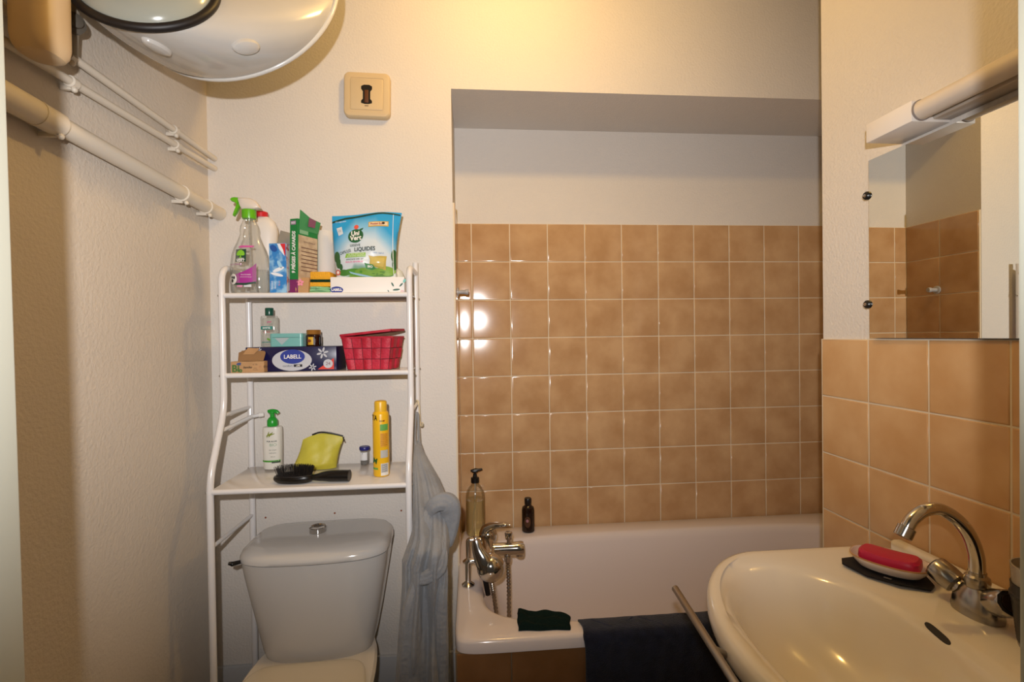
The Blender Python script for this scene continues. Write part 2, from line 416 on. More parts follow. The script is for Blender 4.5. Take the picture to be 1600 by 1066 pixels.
# ================================================================== TOILET
def toilet():
    cx = -.452
    t = thing('toilet', 'light grey close-coupled toilet under the white storage rack', 'toilet', (cx, 1.47, .014), math.radians(2.2))
    bm = NEW()
    def rg(z, hx, y0, y1, e=5, n=64):
        cy = (y0+y1)/2-1.47; hy = (y1-y0)/2
        o = []
        for x, y in ell(hx, hy, n, (0, cy), e):
            # bowed front
            if y < cy: y -= .020*(1-(x/hx)**2)*1.0
            o.append(Vector((x, y, z)))
        return o
    prof = [(.400, .142, 1.402, 1.56), (.407, .149, 1.398, 1.565), (.43, .156, 1.394, 1.57), (.50, .170, 1.388, 1.572), (.58, .184, 1.377, 1.574), (.65, .196, 1.368, 1.575), (.692, .201, 1.362, 1.575)]
    rings(bm, [rg(*p) for p in prof]); finish('cistern', bm, porcelain, t)
    bm = NEW()
    lp = [(.694, .200, 1.360, 1.577), (.697, .2045, 1.355, 1.58), (.706, .2045, 1.355, 1.58), (.717, .200, 1.361, 1.58), (.726, .188, 1.382, 1.578), (.730, .176, 1.405, 1.57), (.732, .15, 1.44, 1.56), (.7325, .10, 1.47, 1.54)]
    rings(bm, [rg(z, hx, a, b2, 4.5) for z, hx, a, b2 in lp]); finish('cistern_lid', bm, porcelain, t, angle=60)
    p = PY(497, 826, 1.475)
    bm = NEW(); lathe(bm, [(.021, 0), (.024, .002), (.024, .012), (.0245, .016), (.022, .0175), (.020, .014), (.001, .0125)], 32)
    o = finish('flush_button', bm, chrome, t, (p.x-cx, .005, .7315)); o['label'] = 'round chrome flush button'
    bm = NEW(); tube(bm, [(-.190, -.085, .697), (-.205, -.100, .699), (-.214, -.106, .703)], [.005, .006, .004], 10); sphere(bm, (-.206, -.101, .699), .0065)
    finish('valve_tail', bm, black_m, t)
    # bowl
    bm = NEW(); n = 48
    def br(z, hx, yf, yb, e=2.4): return [Vector((x, y, z)) for x, y in ell(hx, (yb-yf)/2, n, (0, (yf+yb)/2-1.47), e)]
    rings(bm, [br(0, .105, 1.08, 1.52, 3), br(.03, .10, 1.09, 1.52, 3), br(.15, .095, 1.06, 1.53, 3), br(.26, .13, .98, 1.55, 2.8), br(.34, .165, .93, 1.565, 2.8), br(.399, .175, .905, 1.57, 2.9), br(.406, .168, .915, 1.56, 2.9)])
    finish('bowl', bm, ceramic, t)
    bm = NEW()
    def sl(z, hx, yf, yb):
        o = []
        for i in range(64):
            a = 2*PI*i/64; ca, sa = cos(a), sin(a); e = 2.3 if sa < 0 else 7
            yc0 = yb-.16; hy = (yc0-yf) if sa < 0 else .16
            x = hx*math.copysign(abs(ca)**(2/e), ca); y = yc0+hy*math.copysign(abs(sa)**(2/e), sa)
            k = 1-.16*max(0, (y-yc0)/.16)
            o.append(Vector((x*k-.004, y-1.47, z)))
        return o
    rings(bm, [sl(.4065, .165, .90, 1.352), sl(.410, .173, .89, 1.357), sl(.418, .174, .888, 1.359), sl(.421, .170, .895, 1.356), sl(.422, .166, .90, 1.353), sl(.425, .15, .93, 1.342), sl(.4265, .12, .97, 1.32), sl(.427, .07, 1.02, 1.25)])
    finish('seat_lid', bm, seat_pl, t, angle=50)
toilet()

# ================================================================== RACK
RX0, RX1, RYF, RYU, RYR = -.692, -.176, 1.33, 1.41, 1.572
S1, S2, S3 = 1.4503, 1.2262, .9245          # upper faces of the three shelves
def rack():
    t = thing('storage_rack', 'white tubular metal three-shelf rack standing over the toilet', 'rack', (RX0, RYF, 0))
    A = lambda x, y, z: Vector((x-RX0, y-RYF, z))
    for x in (RX0, RX1):
        bm = NEW(); tube(bm, fillet([A(x, RYF, 0), A(x, RYF, .955), A(x, RYU, 1.125), A(x, RYU, 1.525), A(x, RYR-.002, 1.525), ], .045, 8), .0088, 16)
        finish('front_upright', bm, rack_m, t)
        bm = NEW(); tube(bm, [A(x, RYR, 0), A(x, RYR, 1.56)], .0088, 16); finish('rear_upright', bm, rack_m, t)
        for z, y in ((.772, RYF), (1.11, RYU), (.20, RYF)):
            bm = NEW(); tube(bm, [A(x, y, z), A(x, RYR, z)], .0055, 10); finish('side_stretcher', bm, rack_m, t)
        for y in (RYF, RYR):
            bm = NEW(); lathe(bm, [(.0115, 0), (.0115, .015), (.0095, .018)], 16, (x-RX0, y-RYF)); finish('foot', bm, rack_m, t)
    for z, y0 in ((S1, RYU), (S2, RYU), (S3, RYF)):
        bm = NEW(); box(bm, .002, RX1-RX0-.002, y0-RYF+.004, RYR-RYF-.012, z-.0035, z, .001)
        s = finish('shelf', bm, mat('white_shelf_sheet', '#d9d5d2', .13), t)
        bm = NEW(); tube(bm, [A(RX0+.006, y0, z-.0055), A(RX1-.006, y0, z-.0055)], .0072, 14)
        tube(bm, [A(RX0+.006, RYR-.008, z-.006), A(RX1-.006, RYR-.008, z-.006)], .006, 12); finish('shelf_rail', bm, rack_m, s)
        for x in (RX0-.0095, RX1+.0095):
            for y in (y0, RYR):
                bm = NEW(); sphere(bm, A(x, y, z-.006), .0035, .7, 1, 1, 10); finish('bolt_head', bm, chrome, s)
    # tilted holder bar on the left side
    bm = NEW(); tube(bm, [A(RX0-.004, RYU-.005, 1.068), A(RX0+.012, RYR-.02, 1.083), A(RX0+.030, RYR-.01, 1.085)], .0055, 10); finish('holder_bar', bm, rack_m, t)
    bm = NEW(); tube(bm, [A(RX0+.028, RYR-.011, 1.085), A(RX0+.040, RYR-.004, 1.086)], .0075, 12); finish('bar_end_cap', bm, white_pl, t)
    bm = NEW(); tube(bm, [A(RX0+.002, RYR-.009, 1.112), A(RX0+.004, RYR-.012, 1.084)], .004, 8); finish('bar_strut', bm, rack_m, t)
rack()

# hook and robe ---------------------------------------------------------------
hx, hy = RX1+.010, RYR-.06
hk = NEW(); tube(hk, smooth_path([(hx-.014, RYR-.004, 1.105), (hx-.012, RYR-.014, 1.118), (hx-.006, RYR-.022, 1.118), (hx-.002, RYR-.028, 1.10), (hx, RYR-.034, 1.06), (hx+.004, RYR-.044, 1.044), (hx+.010, RYR-.052, 1.046), (hx+.010, RYR-.056, 1.056)], 6), .0026, 8)
tag(finish('hook', hk, mat('ivory_wire', '#cfc3a5', .4)), 'thin ivory wire hook on the right rear upright of the rack', 'hook')
terry = mat('grey_terry', '#8c8e91', .95, bump=(60, .35, .012, 5), sheen=.2, var=(14, '#818387', .35, .65), spec=.1)
def robe():
    base = Vector((-.12, 1.44, .03))
    t = thing('bathrobe', 'grey towelling bathrobe hanging from the rack beside the toilet', 'bathrobe', base)
    yc = 1.46
    key = [(690, 648, 657, .012), (705, 646.5, 662, .02), (720, 645, 670, .03), (745, 645, 684, .040), (770, 645, 694, .046), (800, 645, 701, .052), (830, 644, 703, .056), (850, 638, 703, .058), (875, 629, 701, .058), (910, 630, 698, .058),
           (950, 627, 697, .058), (1000, 622, 701, .059), (1066, 618, 704, .059), (1140, 614, 704, .06), (1240, 610, 703, .06)]
    rs = []; n = 150
    dense = []
    for (a, b2) in zip(key, key[1:]):
        k = max(2, int((b2[0]-a[0])/5))
        for i in range(k):
            s = i/k; dense.append([a[j]+(b2[j]-a[j])*s for j in range(4)])
    dense.append(key[-1])
    for py, xl, xr, d in dense:
        yc = 1.475-.225*max(0, min(1, (py-690)/160))**.8; L = PY(xl, py, yc); R = PY(xr, py, yc); cx = (L.x+R.x)/2; hw = (R.x-L.x)/2; z = (L.z+R.z)/2
        g = max(0, min(1, (py-690)/120)); r = []
        for i in range(n):
            a = 2*PI*i/n
            f = .16*sin(5*a+1.3*sin(z*7))+.15*sin(9*a+2.2+z*5)+.06*sin(17*a-z*9)+.10*sin(3*a-z*4+1)+.02*sin(27*a+z*16)
            f *= g
            x = cx+hw*cos(a)*(1+.10*f); y = yc+d*sin(a)*(1+1.15*f)+.010*g*sin(z*21+cos(a)*3)
            r.append(Vector((x, y, z))-base)
        rs.append(r)
    bm = NEW(); rings(bm, rs); finish('robe_body', bm, terry, t, angle=80)
    # gathered hood and folds
    def roll(name, pts, rad, amp=.18, fr=4):
        P = smooth_path(pts, 10); bm = NEW(); rs = []; m = 40
        for i, p in enumerate(P):
            s = i/(len(P)-1); d = (P[min(i+1, len(P)-1)]-P[max(i-1, 0)]).normalized(); a = d.cross(Vector((0, 1, 0))).normalized(); b2 = a.cross(d)
            rr = rad[0]+(rad[1]-rad[0])*min(1, s*2) if s < .5 else rad[1]+(rad[2]-rad[1])*(s-.5)*2
            if s < .06: rr *= .45+.55*s/.06
            if s > .94: rr *= .45+.55*(1-s)/.06
            rs.append([p+(a*cos(q)+b2*sin(q)*.8)*rr*(1+amp*sin(fr*q+s*5)+.06*sin(9*q+s*14)) for q in [2*PI*j/m for j in range(m)]])
        rings(bm, rs); return finish(name, bm, terry, t, angle=80)
    Q = lambda x, y, d: PY(x, y, d)-base
    roll('hood', [Q(668, 806, 1.284), Q(680, 790, 1.269), Q(697, 785, 1.274), Q(705, 800, 1.279), Q(704, 830, 1.279), Q(698, 856, 1.279)], (.016, .026, .012), .13, 3)
    roll('hood', [Q(672, 790, 1.289), Q(667, 812, 1.264), Q(674, 836, 1.254), Q(688, 856, 1.254)], (.012, .017, .012), .12, 3)
    roll('sleeve', [Q(684, 836, 1.234), Q(689, 866, 1.209), Q(684, 888, 1.199), Q(668, 902, 1.199), Q(650, 907, 1.209)], (.011, .019, .012), .14, 3)
    roll('sleeve', [Q(652, 905, 1.214), Q(645, 935, 1.206), Q(641, 985, 1.201), Q(640, 1066, 1.199), Q(640, 1150, 1.199)], (.010, .026, .030), .12, 3)
    roll('belt', [Q(688, 846, 1.239), Q(690, 900, 1.209), Q(688, 960, 1.204), Q(690, 1030, 1.201), Q(691, 1130, 1.199)], (.012, .017, .018), .10, 2)
    bm = NEW(); tube(bm, smooth_path([Q(650, 700, 1.45), Q(648, 680, 1.475), Q(649.5, 650, 1.50), Q(653, 648, 1.505), Q(654, 672, 1.49), Q(655, 700, 1.455)], 8), .004, 8)
    finish('hanging_loop', bm, terry, t)
robe()

# bath mat over the rim ---------------------------------------------------------------
navy = mat('navy_terry', '#161b2c', .95, bump=(500, .8, .003, 2), var=(40, '#1c2236', .4, .6), sheen=.25, spec=.1)
def bathmat():
    bm = NEW(); nx, rows = 60, []
    prof = [(1.250, TZ+.0065-.10), (1.249, TZ-.06), (1.248, TZ-.02), (1.243, TZ-.004), (1.234, TZ+.0045), (1.218, TZ+.006), (1.200, TZ+.005), (1.185, TZ+.002), (1.176, TZ-.007), (1.173, TZ-.02), (1.173, TZ-.06), (1.173, TZ-.15), (1.172, TZ-.28), (1.173, TZ-.42)]
    P = smooth_path([(0, y, z) for y, z in prof], 4)
    x0, x1 = .270, .80
    front_r, back_r = [], []
    for i, p in enumerate(P):
        q = P[min(i+1, len(P)-1)]-P[max(i-1, 0)]; nrm = Vector((0, q.z, -q.y)).normalized()
        if nrm.dot(Vector((0, -1, 1))) < 0 and i > 8: nrm = -nrm
        rf = []
        for k in range(nx+1):
            x = x0+(x1-x0)*k/nx; wv = .0014*sin(x*40+i*.13)+.001*sin(x*95+i*.3)
            hang = max(0, min(1, (i-36)/30))
            rf.append(Vector((x+.002*sin(i*.35)*(1 if k == 0 else .3), p.y-.006*hang*(.5+.5*sin(x*22))-abs(wv), p.z+abs(wv)*(1-hang))))
        front_r.append(rf)
    V = [[bm.verts.new(c) for c in r] for r in front_r]
    for a, b2 in zip(V, V[1:]):
        for i in range(nx): bm.faces.new((a[i], a[i+1], b2[i+1], b2[i]))
    o = finish('bath_mat', bm, navy, angle=80)
    so = o.modifiers.new('thick', 'SOLIDIFY'); so.thickness = .006; so.offset = 0
    tag(o, 'dark navy terry bath mat draped over the front rim of the tub', 'bath mat')
    # stitched diamond ribs
    rib = mat('navy_rib', '#2a3047', .9)
    b3 = NEW()
    for k in range(4):
        xa = .30+.125*k
        tube(b3, [(xa, 1.2265, TZ+.0105), (xa+.055, 1.190, TZ+.0075)], .0012, 6); tube(b3, [(xa+.11, 1.2265, TZ+.0105), (xa+.055, 1.190, TZ+.0075)], .0012, 6)
    finish('stitching', b3, rib, o)
bathmat()

# crumpled washcloth ---------------------------------------------------------------
def washcloth():
    bm = NEW(); nx, ny = 46, 30; top = []
    a, b2, c, d = Vector((.108, 1.212, 0)), Vector((.240, 1.203, 0)), Vector((.252, 1.262, 0)), Vector((.112, 1.292, 0))
    for j in range(ny+1):
        r = []
        for i in range(nx+1):
            u, v = i/nx, j/ny
            p = a*(1-u)*(1-v)+b2*u*(1-v)+c*u*v+d*(1-u)*v
            e = min(u, 1-u, v, 1-v); edge = min(1, e/.10)
            h = .013+.003*sin(u*7+v*4)+.003*sin(v*13+u*3)+.0015*sin(u*19-v*9)-.004*u
            if u < .22 and v > .5: h += .014*(1-u/.22)*min(1, (v-.5)*3)
            wob = (1-edge)*.0012
            r.append(Vector((p.x+wob*sin(v*9), p.y+wob*sin(u*11), TZ+.0015+h*math.sqrt(max(0, 1-(1-edge)**2)))))
        top.append(r)
    V = [[bm.verts.new(p) for p in r] for r in top]
    for p, q in zip(V, V[1:]):
        for i in range(nx): bm.faces.new((p[i], p[i+1], q[i+1], q[i]))
    bd = V[0]+[r[-1] for r in V[1:]]+list(reversed(V[-1]))[1:]+[r[0] for r in reversed(V)][1:-1]
    bm.faces.new(list(reversed(bd)))
    o = finish('washcloth', bm, mat('dark_green_cloth', '#10201d', .95, bump=(400, .8, .003, 2), spec=.1), angle=80)
    tag(o, 'crumpled dark green washcloth lying on the tub rim', 'washcloth')
washcloth()

# soap hook in the niche ---------------------------------------------------------------
p = PX(711.5, 441, RV+.010)
hz = p.z
hookg = mat('hook_grey', '#a9a7a6', .35)
t = thing('robe_hook', 'small grey wall hook on the tiled left side of the bath niche', 'hook', (RV+.0066, 1.76, hz))
bm = NEW(); m = axis_mtx((0, 0, 0), (1, 0, 0)); lathe(bm, [(.001, 0), (.016, 0), (.016, .004), (.012, .006), (.001, .006)], 24, mtx=m); finish('wall_rose', bm, hookg, t)
bm = NEW(); lathe(bm, [(.0075, .004), (.0075, .026), (.010, .030), (.010, .038), (.008, .041), (.001, .041)], 20, mtx=m); finish('peg', bm, hookg, t)

# ================================================================== WASHBASIN
SZ = .85
def basin():
    t = thing('washbasin', 'cream ceramic washbasin fixed to the ochre-tiled right wall', 'washbasin', (XR, .67, 0))
    O = Vector((XR, .67, 0)); n = 120
    def outer(ins, z, sx=1):
        o = []
        for i in range(n):
            a = 2*PI*i/n; ca, sa = cos(a), sin(a)
            if ca < 0: e = 1.85; hx = .217
            else: e = 9; hx = XR-.0095-.60
            hy = .33
            x = .60+math.copysign(abs(ca)**(2/e), ca)*(hx-(ins if ca < 0 else min(ins, .0)))*(1 if ca >= 0 else 1)
            y = .67+math.copysign(abs(sa)**(2/e), sa)*(hy-ins)
            o.append(Vector((x, y, z))-O)
        return o
    def inner(sc, z, dx=0):
        o = []
        for i in range(n):
            a = 2*PI*i/n; ca, sa = cos(a), sin(a); e = 2.2
            hx = .150*sc; hy = .266*sc
            o.append(Vector((.578+dx+hx*math.copysign(abs(ca)**(2/e), ca), .668+hy*math.copysign(abs(sa)**(2/e), sa), z))-O)
        return o
    rs = [outer(.16, SZ-.21), outer(.11, SZ-.185), outer(.06, SZ-.12), outer(.03, SZ-.065), outer(.012, SZ-.045), outer(.002, SZ-.038), outer(0, SZ-.030), outer(.001, SZ-.012), outer(.006, SZ-.003), outer(.014, SZ), outer(.024, SZ-.001),
          inner(1.10, SZ-.003), inner(1.03, SZ-.008), inner(.96, SZ-.020), inner(.88, SZ-.048), inner(.76, SZ-.085), inner(.58, SZ-.115), inner(.36, SZ-.13), inner(.12, SZ-.134)]
    bm = NEW(); rings(bm, rs, True, True)
    bd = finish('bowl', bm, ceramic, t, angle=70)
    bm = NEW(); box(bm, XR-.036-O.x, XR-.0095-O.x, .345-O.y, .972-O.y, SZ-.012, SZ+.020, .009, 4); finish('upstand', bm, ceramic, t)
    bm = NEW()
    def ped(z, hx, hy): return [Vector((x-.20, y, z)) for x, y in ell(hx, hy, 40, (0, 0), 2.6)]
    rings(bm, [ped(0, .12, .11), ped(.02, .115, .105), ped(.30, .085, .085), ped(.55, .085, .09), ped(.66, .11, .12)]); finish('pedestal', bm, ceramic, t)
    return t, bd
sink, sink_bowl = basin()
dg = bpy.context.evaluated_depsgraph_get()
SB = BVHTree.FromObject(sink_bowl, dg)
def sink_hit(px, py):
    d = ray(px, py); o = sink_bowl.matrix_world.inverted() if False else None
    h = SB.ray_cast(CAM-Vector((XR, .67, 0)), d.normalized()); return h[0], h[1]
hp, hn = sink_hit(1465, 990)
if hp:
    bm = NEW()
    dirv = (sink_hit(1480, 1004)[0]-sink_hit(1450, 978)[0]).normalized(); c2 = hn.cross(dirv).normalized()
    pts = []
    for k in range(24):
        a = 2*PI*k/24; ex = math.copysign(abs(cos(a))**.6, cos(a)); ey = math.copysign(abs(sin(a))**.9, sin(a)); pts.append((ex*.023, ey*.0054))
    rings(bm, [[hp-hn*.004+dirv*x+c2*y for x, y in pts], [hp+hn*.0009+dirv*x+c2*y for x, y in pts]], False, True)
    finish('overflow_slot', bm, mat('overflow_dark', '#1a1511', .6), sink)

def sink_tap():
    bp = PZ(1527, 958, SZ); bx_, by_ = bp.x, bp.y
    t = thing('basin_mixer', 'chrome gooseneck mixer tap on the cream washbasin', 'faucet', (bx_, by_, SZ+.001))
    bm = NEW(); n = 32
    def e2(z, rx, ry, cx=0): return [Vector((cx+x, y, z)) for x, y in ell(rx, ry, n, (0, 0), 2.3)]
    rings(bm, [e2(-.008, .024, .036), e2(.003, .025, .038), e2(.012, .024, .036), e2(.026, .021, .034), e2(.036, .017, .030), e2(.044, .013, .016)]); finish('body', bm, chrome_worn, t)
    for s in (1, -1):
        d = Vector((-.22, s*.78, .42)).normalized()
        bm = NEW(); m = axis_mtx((0, s*.014, .024), d)
        lathe(bm, [(.015, 0), (.0145, .016), (.0135, .018), (.0135, .022)], 24, mtx=m); finish('valve_neck', bm, chrome_worn, t)
        bm = NEW(); pr = [(.0175, .018), (.0200, .020), (.0215, .034), (.0205, .052), (.0185, .056), (.001, .057)]; lathe(bm, pr, 10, mtx=m); h = finish('tap_handle', bm, chrome_worn, t)
        bm = NEW(); m2 = axis_mtx(m @ Vector((0, 0, .0575)), d); lathe(bm, [(.013, 0), (.013, .001), (.001, .0012)], 20, mtx=m2); o = finish('index_cap', bm, mat('dark_cap', '#2a1d18', .3), h)
    bm = NEW(); lathe(bm, [(.013, .040), (.0165, .044), (.0175, .054), (.0165, .060), (.0125, .063), (.0125, .068)], 24); finish('collar', bm, chrome_worn, t)
    zt = lambda px, py: PY(px, py, by_)-Vector((bx_, by_, SZ))
    pts = [Vector((0, 0, .066))]+[Vector((zt(x, y).x, 0, zt(x, y).z)) for x, y in ((1525, 868), (1514, 837), (1494, 812), (1468, 797), (1444, 799), (1425, 813), (1416, 828))]
    P = smooth_path(pts, 7); N = len(P)
    bm = NEW(); tube(bm, P, [.0112-.0016*i/(N-1) for i in range(N)], 18); s = finish('spout', bm, chrome, t)
    d = (P[-1]-P[-3]).normalized(); m = axis_mtx(P[-1]-d*.004, d); bm = NEW(); lathe(bm, [(.011, 0), (.0128, .001), (.0128, .017), (.0115, .0185), (.001, .0165)], 24, mtx=m); finish('aerator', bm, chrome_worn, s)
sink_tap()

# towel rail under the rim
a = PX(1055, 920, .372); b_ = PX(1180, 1118, .358)
t = thing('towel_rail', 'slim grey metal towel rail fixed along the front of the washbasin', 'towel rail', a)
bm = NEW(); q = b_-a; tube(bm, [(0, 0, 0), q*.01, q], [.0055, .0065, .0065], 16); lathe(bm, [(.001, -.002), (.0065, 0), (.0065, .004)], 16, mtx=axis_mtx((0, 0, 0), q)); finish('rail', bm, steel, t)
c = a+q*.55
for s in (.56, .95):
    c = q*s
    bm = NEW(); tube(bm, [c, c+Vector((.062, .0, -.034))], .0048, 12); finish('bracket_arm', bm, steel, t)

# soap dish, soap, cloth pad ---------------------------------------------------------------
sd = PZ(1390, 886, SZ+.012)
ang = math.atan2(PZ(1448, 898, SZ+.01).y-PZ(1333, 866, SZ+.01).y, PZ(1448, 898, SZ+.01).x-PZ(1333, 866, SZ+.01).x)
pc = PZ(1386, 893, SZ+.001)
bm = NEW(); pad = [(-.066, -.034), (-.02, -.054), (.03, -.056), (.070, -.034), (.072, -.010), (.05, .03), (-.05, .03), (-.072, -.014)]
rings(bm, [[Vector((x, y, .000+.0015*sin(x*60))) for x, y in pad], [Vector((x, y, .0035+.0015*sin(x*60))) for x, y in pad]])
o = finish('cloth_pad', bm, mat('black_cloth', '#17141a', .85), None, (pc.x, pc.y, SZ+.0022)); o.rotation_euler = (0, 0, ang)
tag(o, 'folded black cloth lying under the soap dish on the washbasin', 'cloth')
patch = decal('woven_label', rect(.004, .016, -.050, -.044), lambda x, h: Vector((x, h, .0052)), mat('label_grey', '#6d6a70', .8), o, 1)
t = thing('soap_dish', 'white oval soap dish with a thin gold line on the washbasin corner', 'soap dish', (sd.x, sd.y, SZ+.0085), ang)
bm = NEW(); n = 56
def dr(k, z): return [Vector((x, y, z)) for x, y in ell(.064*k, .047*k**1.15, n, (0, 0), 2.4)]
rings(bm, [dr(.66, 0), dr(.78, .001), dr(.92, .011), dr(1.0, .019), dr(.995, .021), dr(.965, .0205), dr(.88, .010), dr(.74, .005), dr(.5, .0045)]); finish('dish', bm, mat('dish_white', '#e3d6cc', .12), t)
bm = NEW(); rings(bm, [dr(1.001, .0188), dr(.998, .0212), dr(.985, .0214), dr(.98, .021)], False, False); finish('gold_line', bm, mat('gold_rim', '#b98b58', .3), t)
bm = NEW()
def sr(k, z, p=0): return [Vector((x, y*(1-.14*(1-(x/.05)**2)), z+.004*(abs(x)/.048)**2*p)) for x, y in ell(.049*k, .033*k, 48, (0, 0), 3.4)]
rings(bm, [sr(.85, 0), sr(.97, .004), sr(1, .010), sr(.98, .016, 1), sr(.88, .021, 1), sr(.6, .0225, 1), sr(.25, .0228, 1)])
o = finish('soap_bar', bm, mat('pink_soap', '#bb1f48', .38, spec=.4), None, (sd.x, sd.y, SZ+.0085+.0075)); o.rotation_euler = (0, 0, ang)
tag(o, 'bright pink soap bar resting in the white oval dish', 'soap')

# beaker with toothbrush ---------------------------------------------------------------
bk = PZ(1637, 1022, SZ+.001)
t = thing('beaker', 'frosted beaker with a black ribbed sleeve at the right edge of the washbasin', 'cup', (bk.x, bk.y, SZ+.0015))
Hh = .122
fr = clear_mat('frosted_plastic', (.75, .72, .68), .06, diff=((.55, .50, .44), .55))
bm = NEW(); lathe(bm, [(.028, 0), (.030, .002), (.0385, Hh), (.0365, Hh), (.0285, .004), (.001, .0035)], 40); finish('cup_wall', bm, fr, t)
bm = NEW(); pr = [(.0302, .006)]
for k in range(26): pr.append((.0308+.0065*(k/26)+(.0006 if k % 2 else 0), .008+.064*k/26))
pr += [(.0385, .073), (.0395, .0745), (.0395, .079), (.0378, .081), (.0385, .094), (.0365, .0945)]
lathe(bm, pr, 40); finish('sleeve', bm, mat('black_sleeve', '#131314', .4), t)
t2 = thing('toothbrush', 'teal and white toothbrush standing in the black-sleeved beaker', 'toothbrush', (bk.x, bk.y, SZ+.008))
bm = NEW(); tube(bm, smooth_path([(.012, .006, 0), (.004, .006, .06), (-.010, .004, .112), (-.016, .003, .132)], 5), [.0035+.001*sin(i) for i in range(16)], 10); finish('handle', bm, mat('teal_plastic', '#2f8f86', .35), t2)
bm = NEW(); box(bm, -.021, -.012, -.003, .007, .118, .138, .0025); finish('brush_head', bm, white_pl, t2)

# ================================================================== MIRROR + LAMP
my1 = 1.041; mz1 = CAMZ+.393
t = thing('mirror', 'frameless wall mirror on the right wall above the ochre tiles', 'mirror', (XR-.0045, my1, 1.305), .0130)
bm = NEW(); box(bm, -.012, -.008, -.69, 0, 0, mz1-1.305); finish('mirror_glass', bm, mat('mirror_silver', (.80, .80, .74), .0, 1), t, smooth=False)
bm = NEW(); box(bm, -.0079, -.0055, -.689, -.001, .001, mz1-1.306); finish('mirror_backing', bm, mat('mirror_back', '#4a4036', .6), t)
for z in (CAMZ+.314, CAMZ+.063):
    bm = NEW(); lathe(bm, [(.001, -.002), (.0085, -.002), (.0095, .004), (.0095, .014), (.007, .017), (.001, .018)], 20, mtx=axis_mtx((-.001, .004, z-1.305), (-1, 0, 0)))
    k = finish('clip', bm, black_m, t)
    bm = NEW(); lathe(bm, [(.001, 0), (.004, 0), (.0035, .0015), (.001, .002)], 14, mtx=axis_mtx((-.0185, .004, z-1.305), (-1, 0, 0))); finish('clip_screw', bm, chrome, k)
ly1, ly0 = .972, .864
lz0, lz1 = CAMZ+.4035, CAMZ+.444
t = thing('wall_lamp', 'white strip wall lamp with a round tube above the mirror', 'lamp', (XR, ly1, lz0))
lamp_w = mat('lamp_white', '#e4dfdb', .3)
bm = NEW(); box(bm, -.083, -.001, ly0-ly1, 0, 0, lz1-lz0, .0025); finish('end_cap', bm, lamp_w, t)
bm = NEW(); box(bm, -.040, -.001, -.62, ly0-ly1-.0005, .004, lz1-lz0-.006, .003); finish('base_rail', bm, mat('lamp_rail', '#b9b0a6', .22, spec=.6), t)
bm = NEW(); box(bm, -.083, -.012, -.66, -.62, 0, lz1-lz0, .0025); finish('end_cap', bm, lamp_w, t)
bm = NEW(); m = axis_mtx((-.063, ly0-ly1-.001, .0215), (0, -1, 0)); lathe(bm, [(.001, 0), (.0185, 0), (.0185, .51), (.001, .51)], 36, mtx=m); finish('tube_diffuser', bm, mat('lamp_opal', '#d8cdc0', .35, spec=.5), t)
bm = NEW(); m = axis_mtx((-.063, ly0-ly1-.0, .0215), (0, -1, 0)); lathe(bm, [(.0186, 0), (.0203, 0), (.0203, .003), (.0186, .003)], 36, mtx=m); finish('tube_ring', bm, mat('ring_grey', '#8a8280', .4), t)

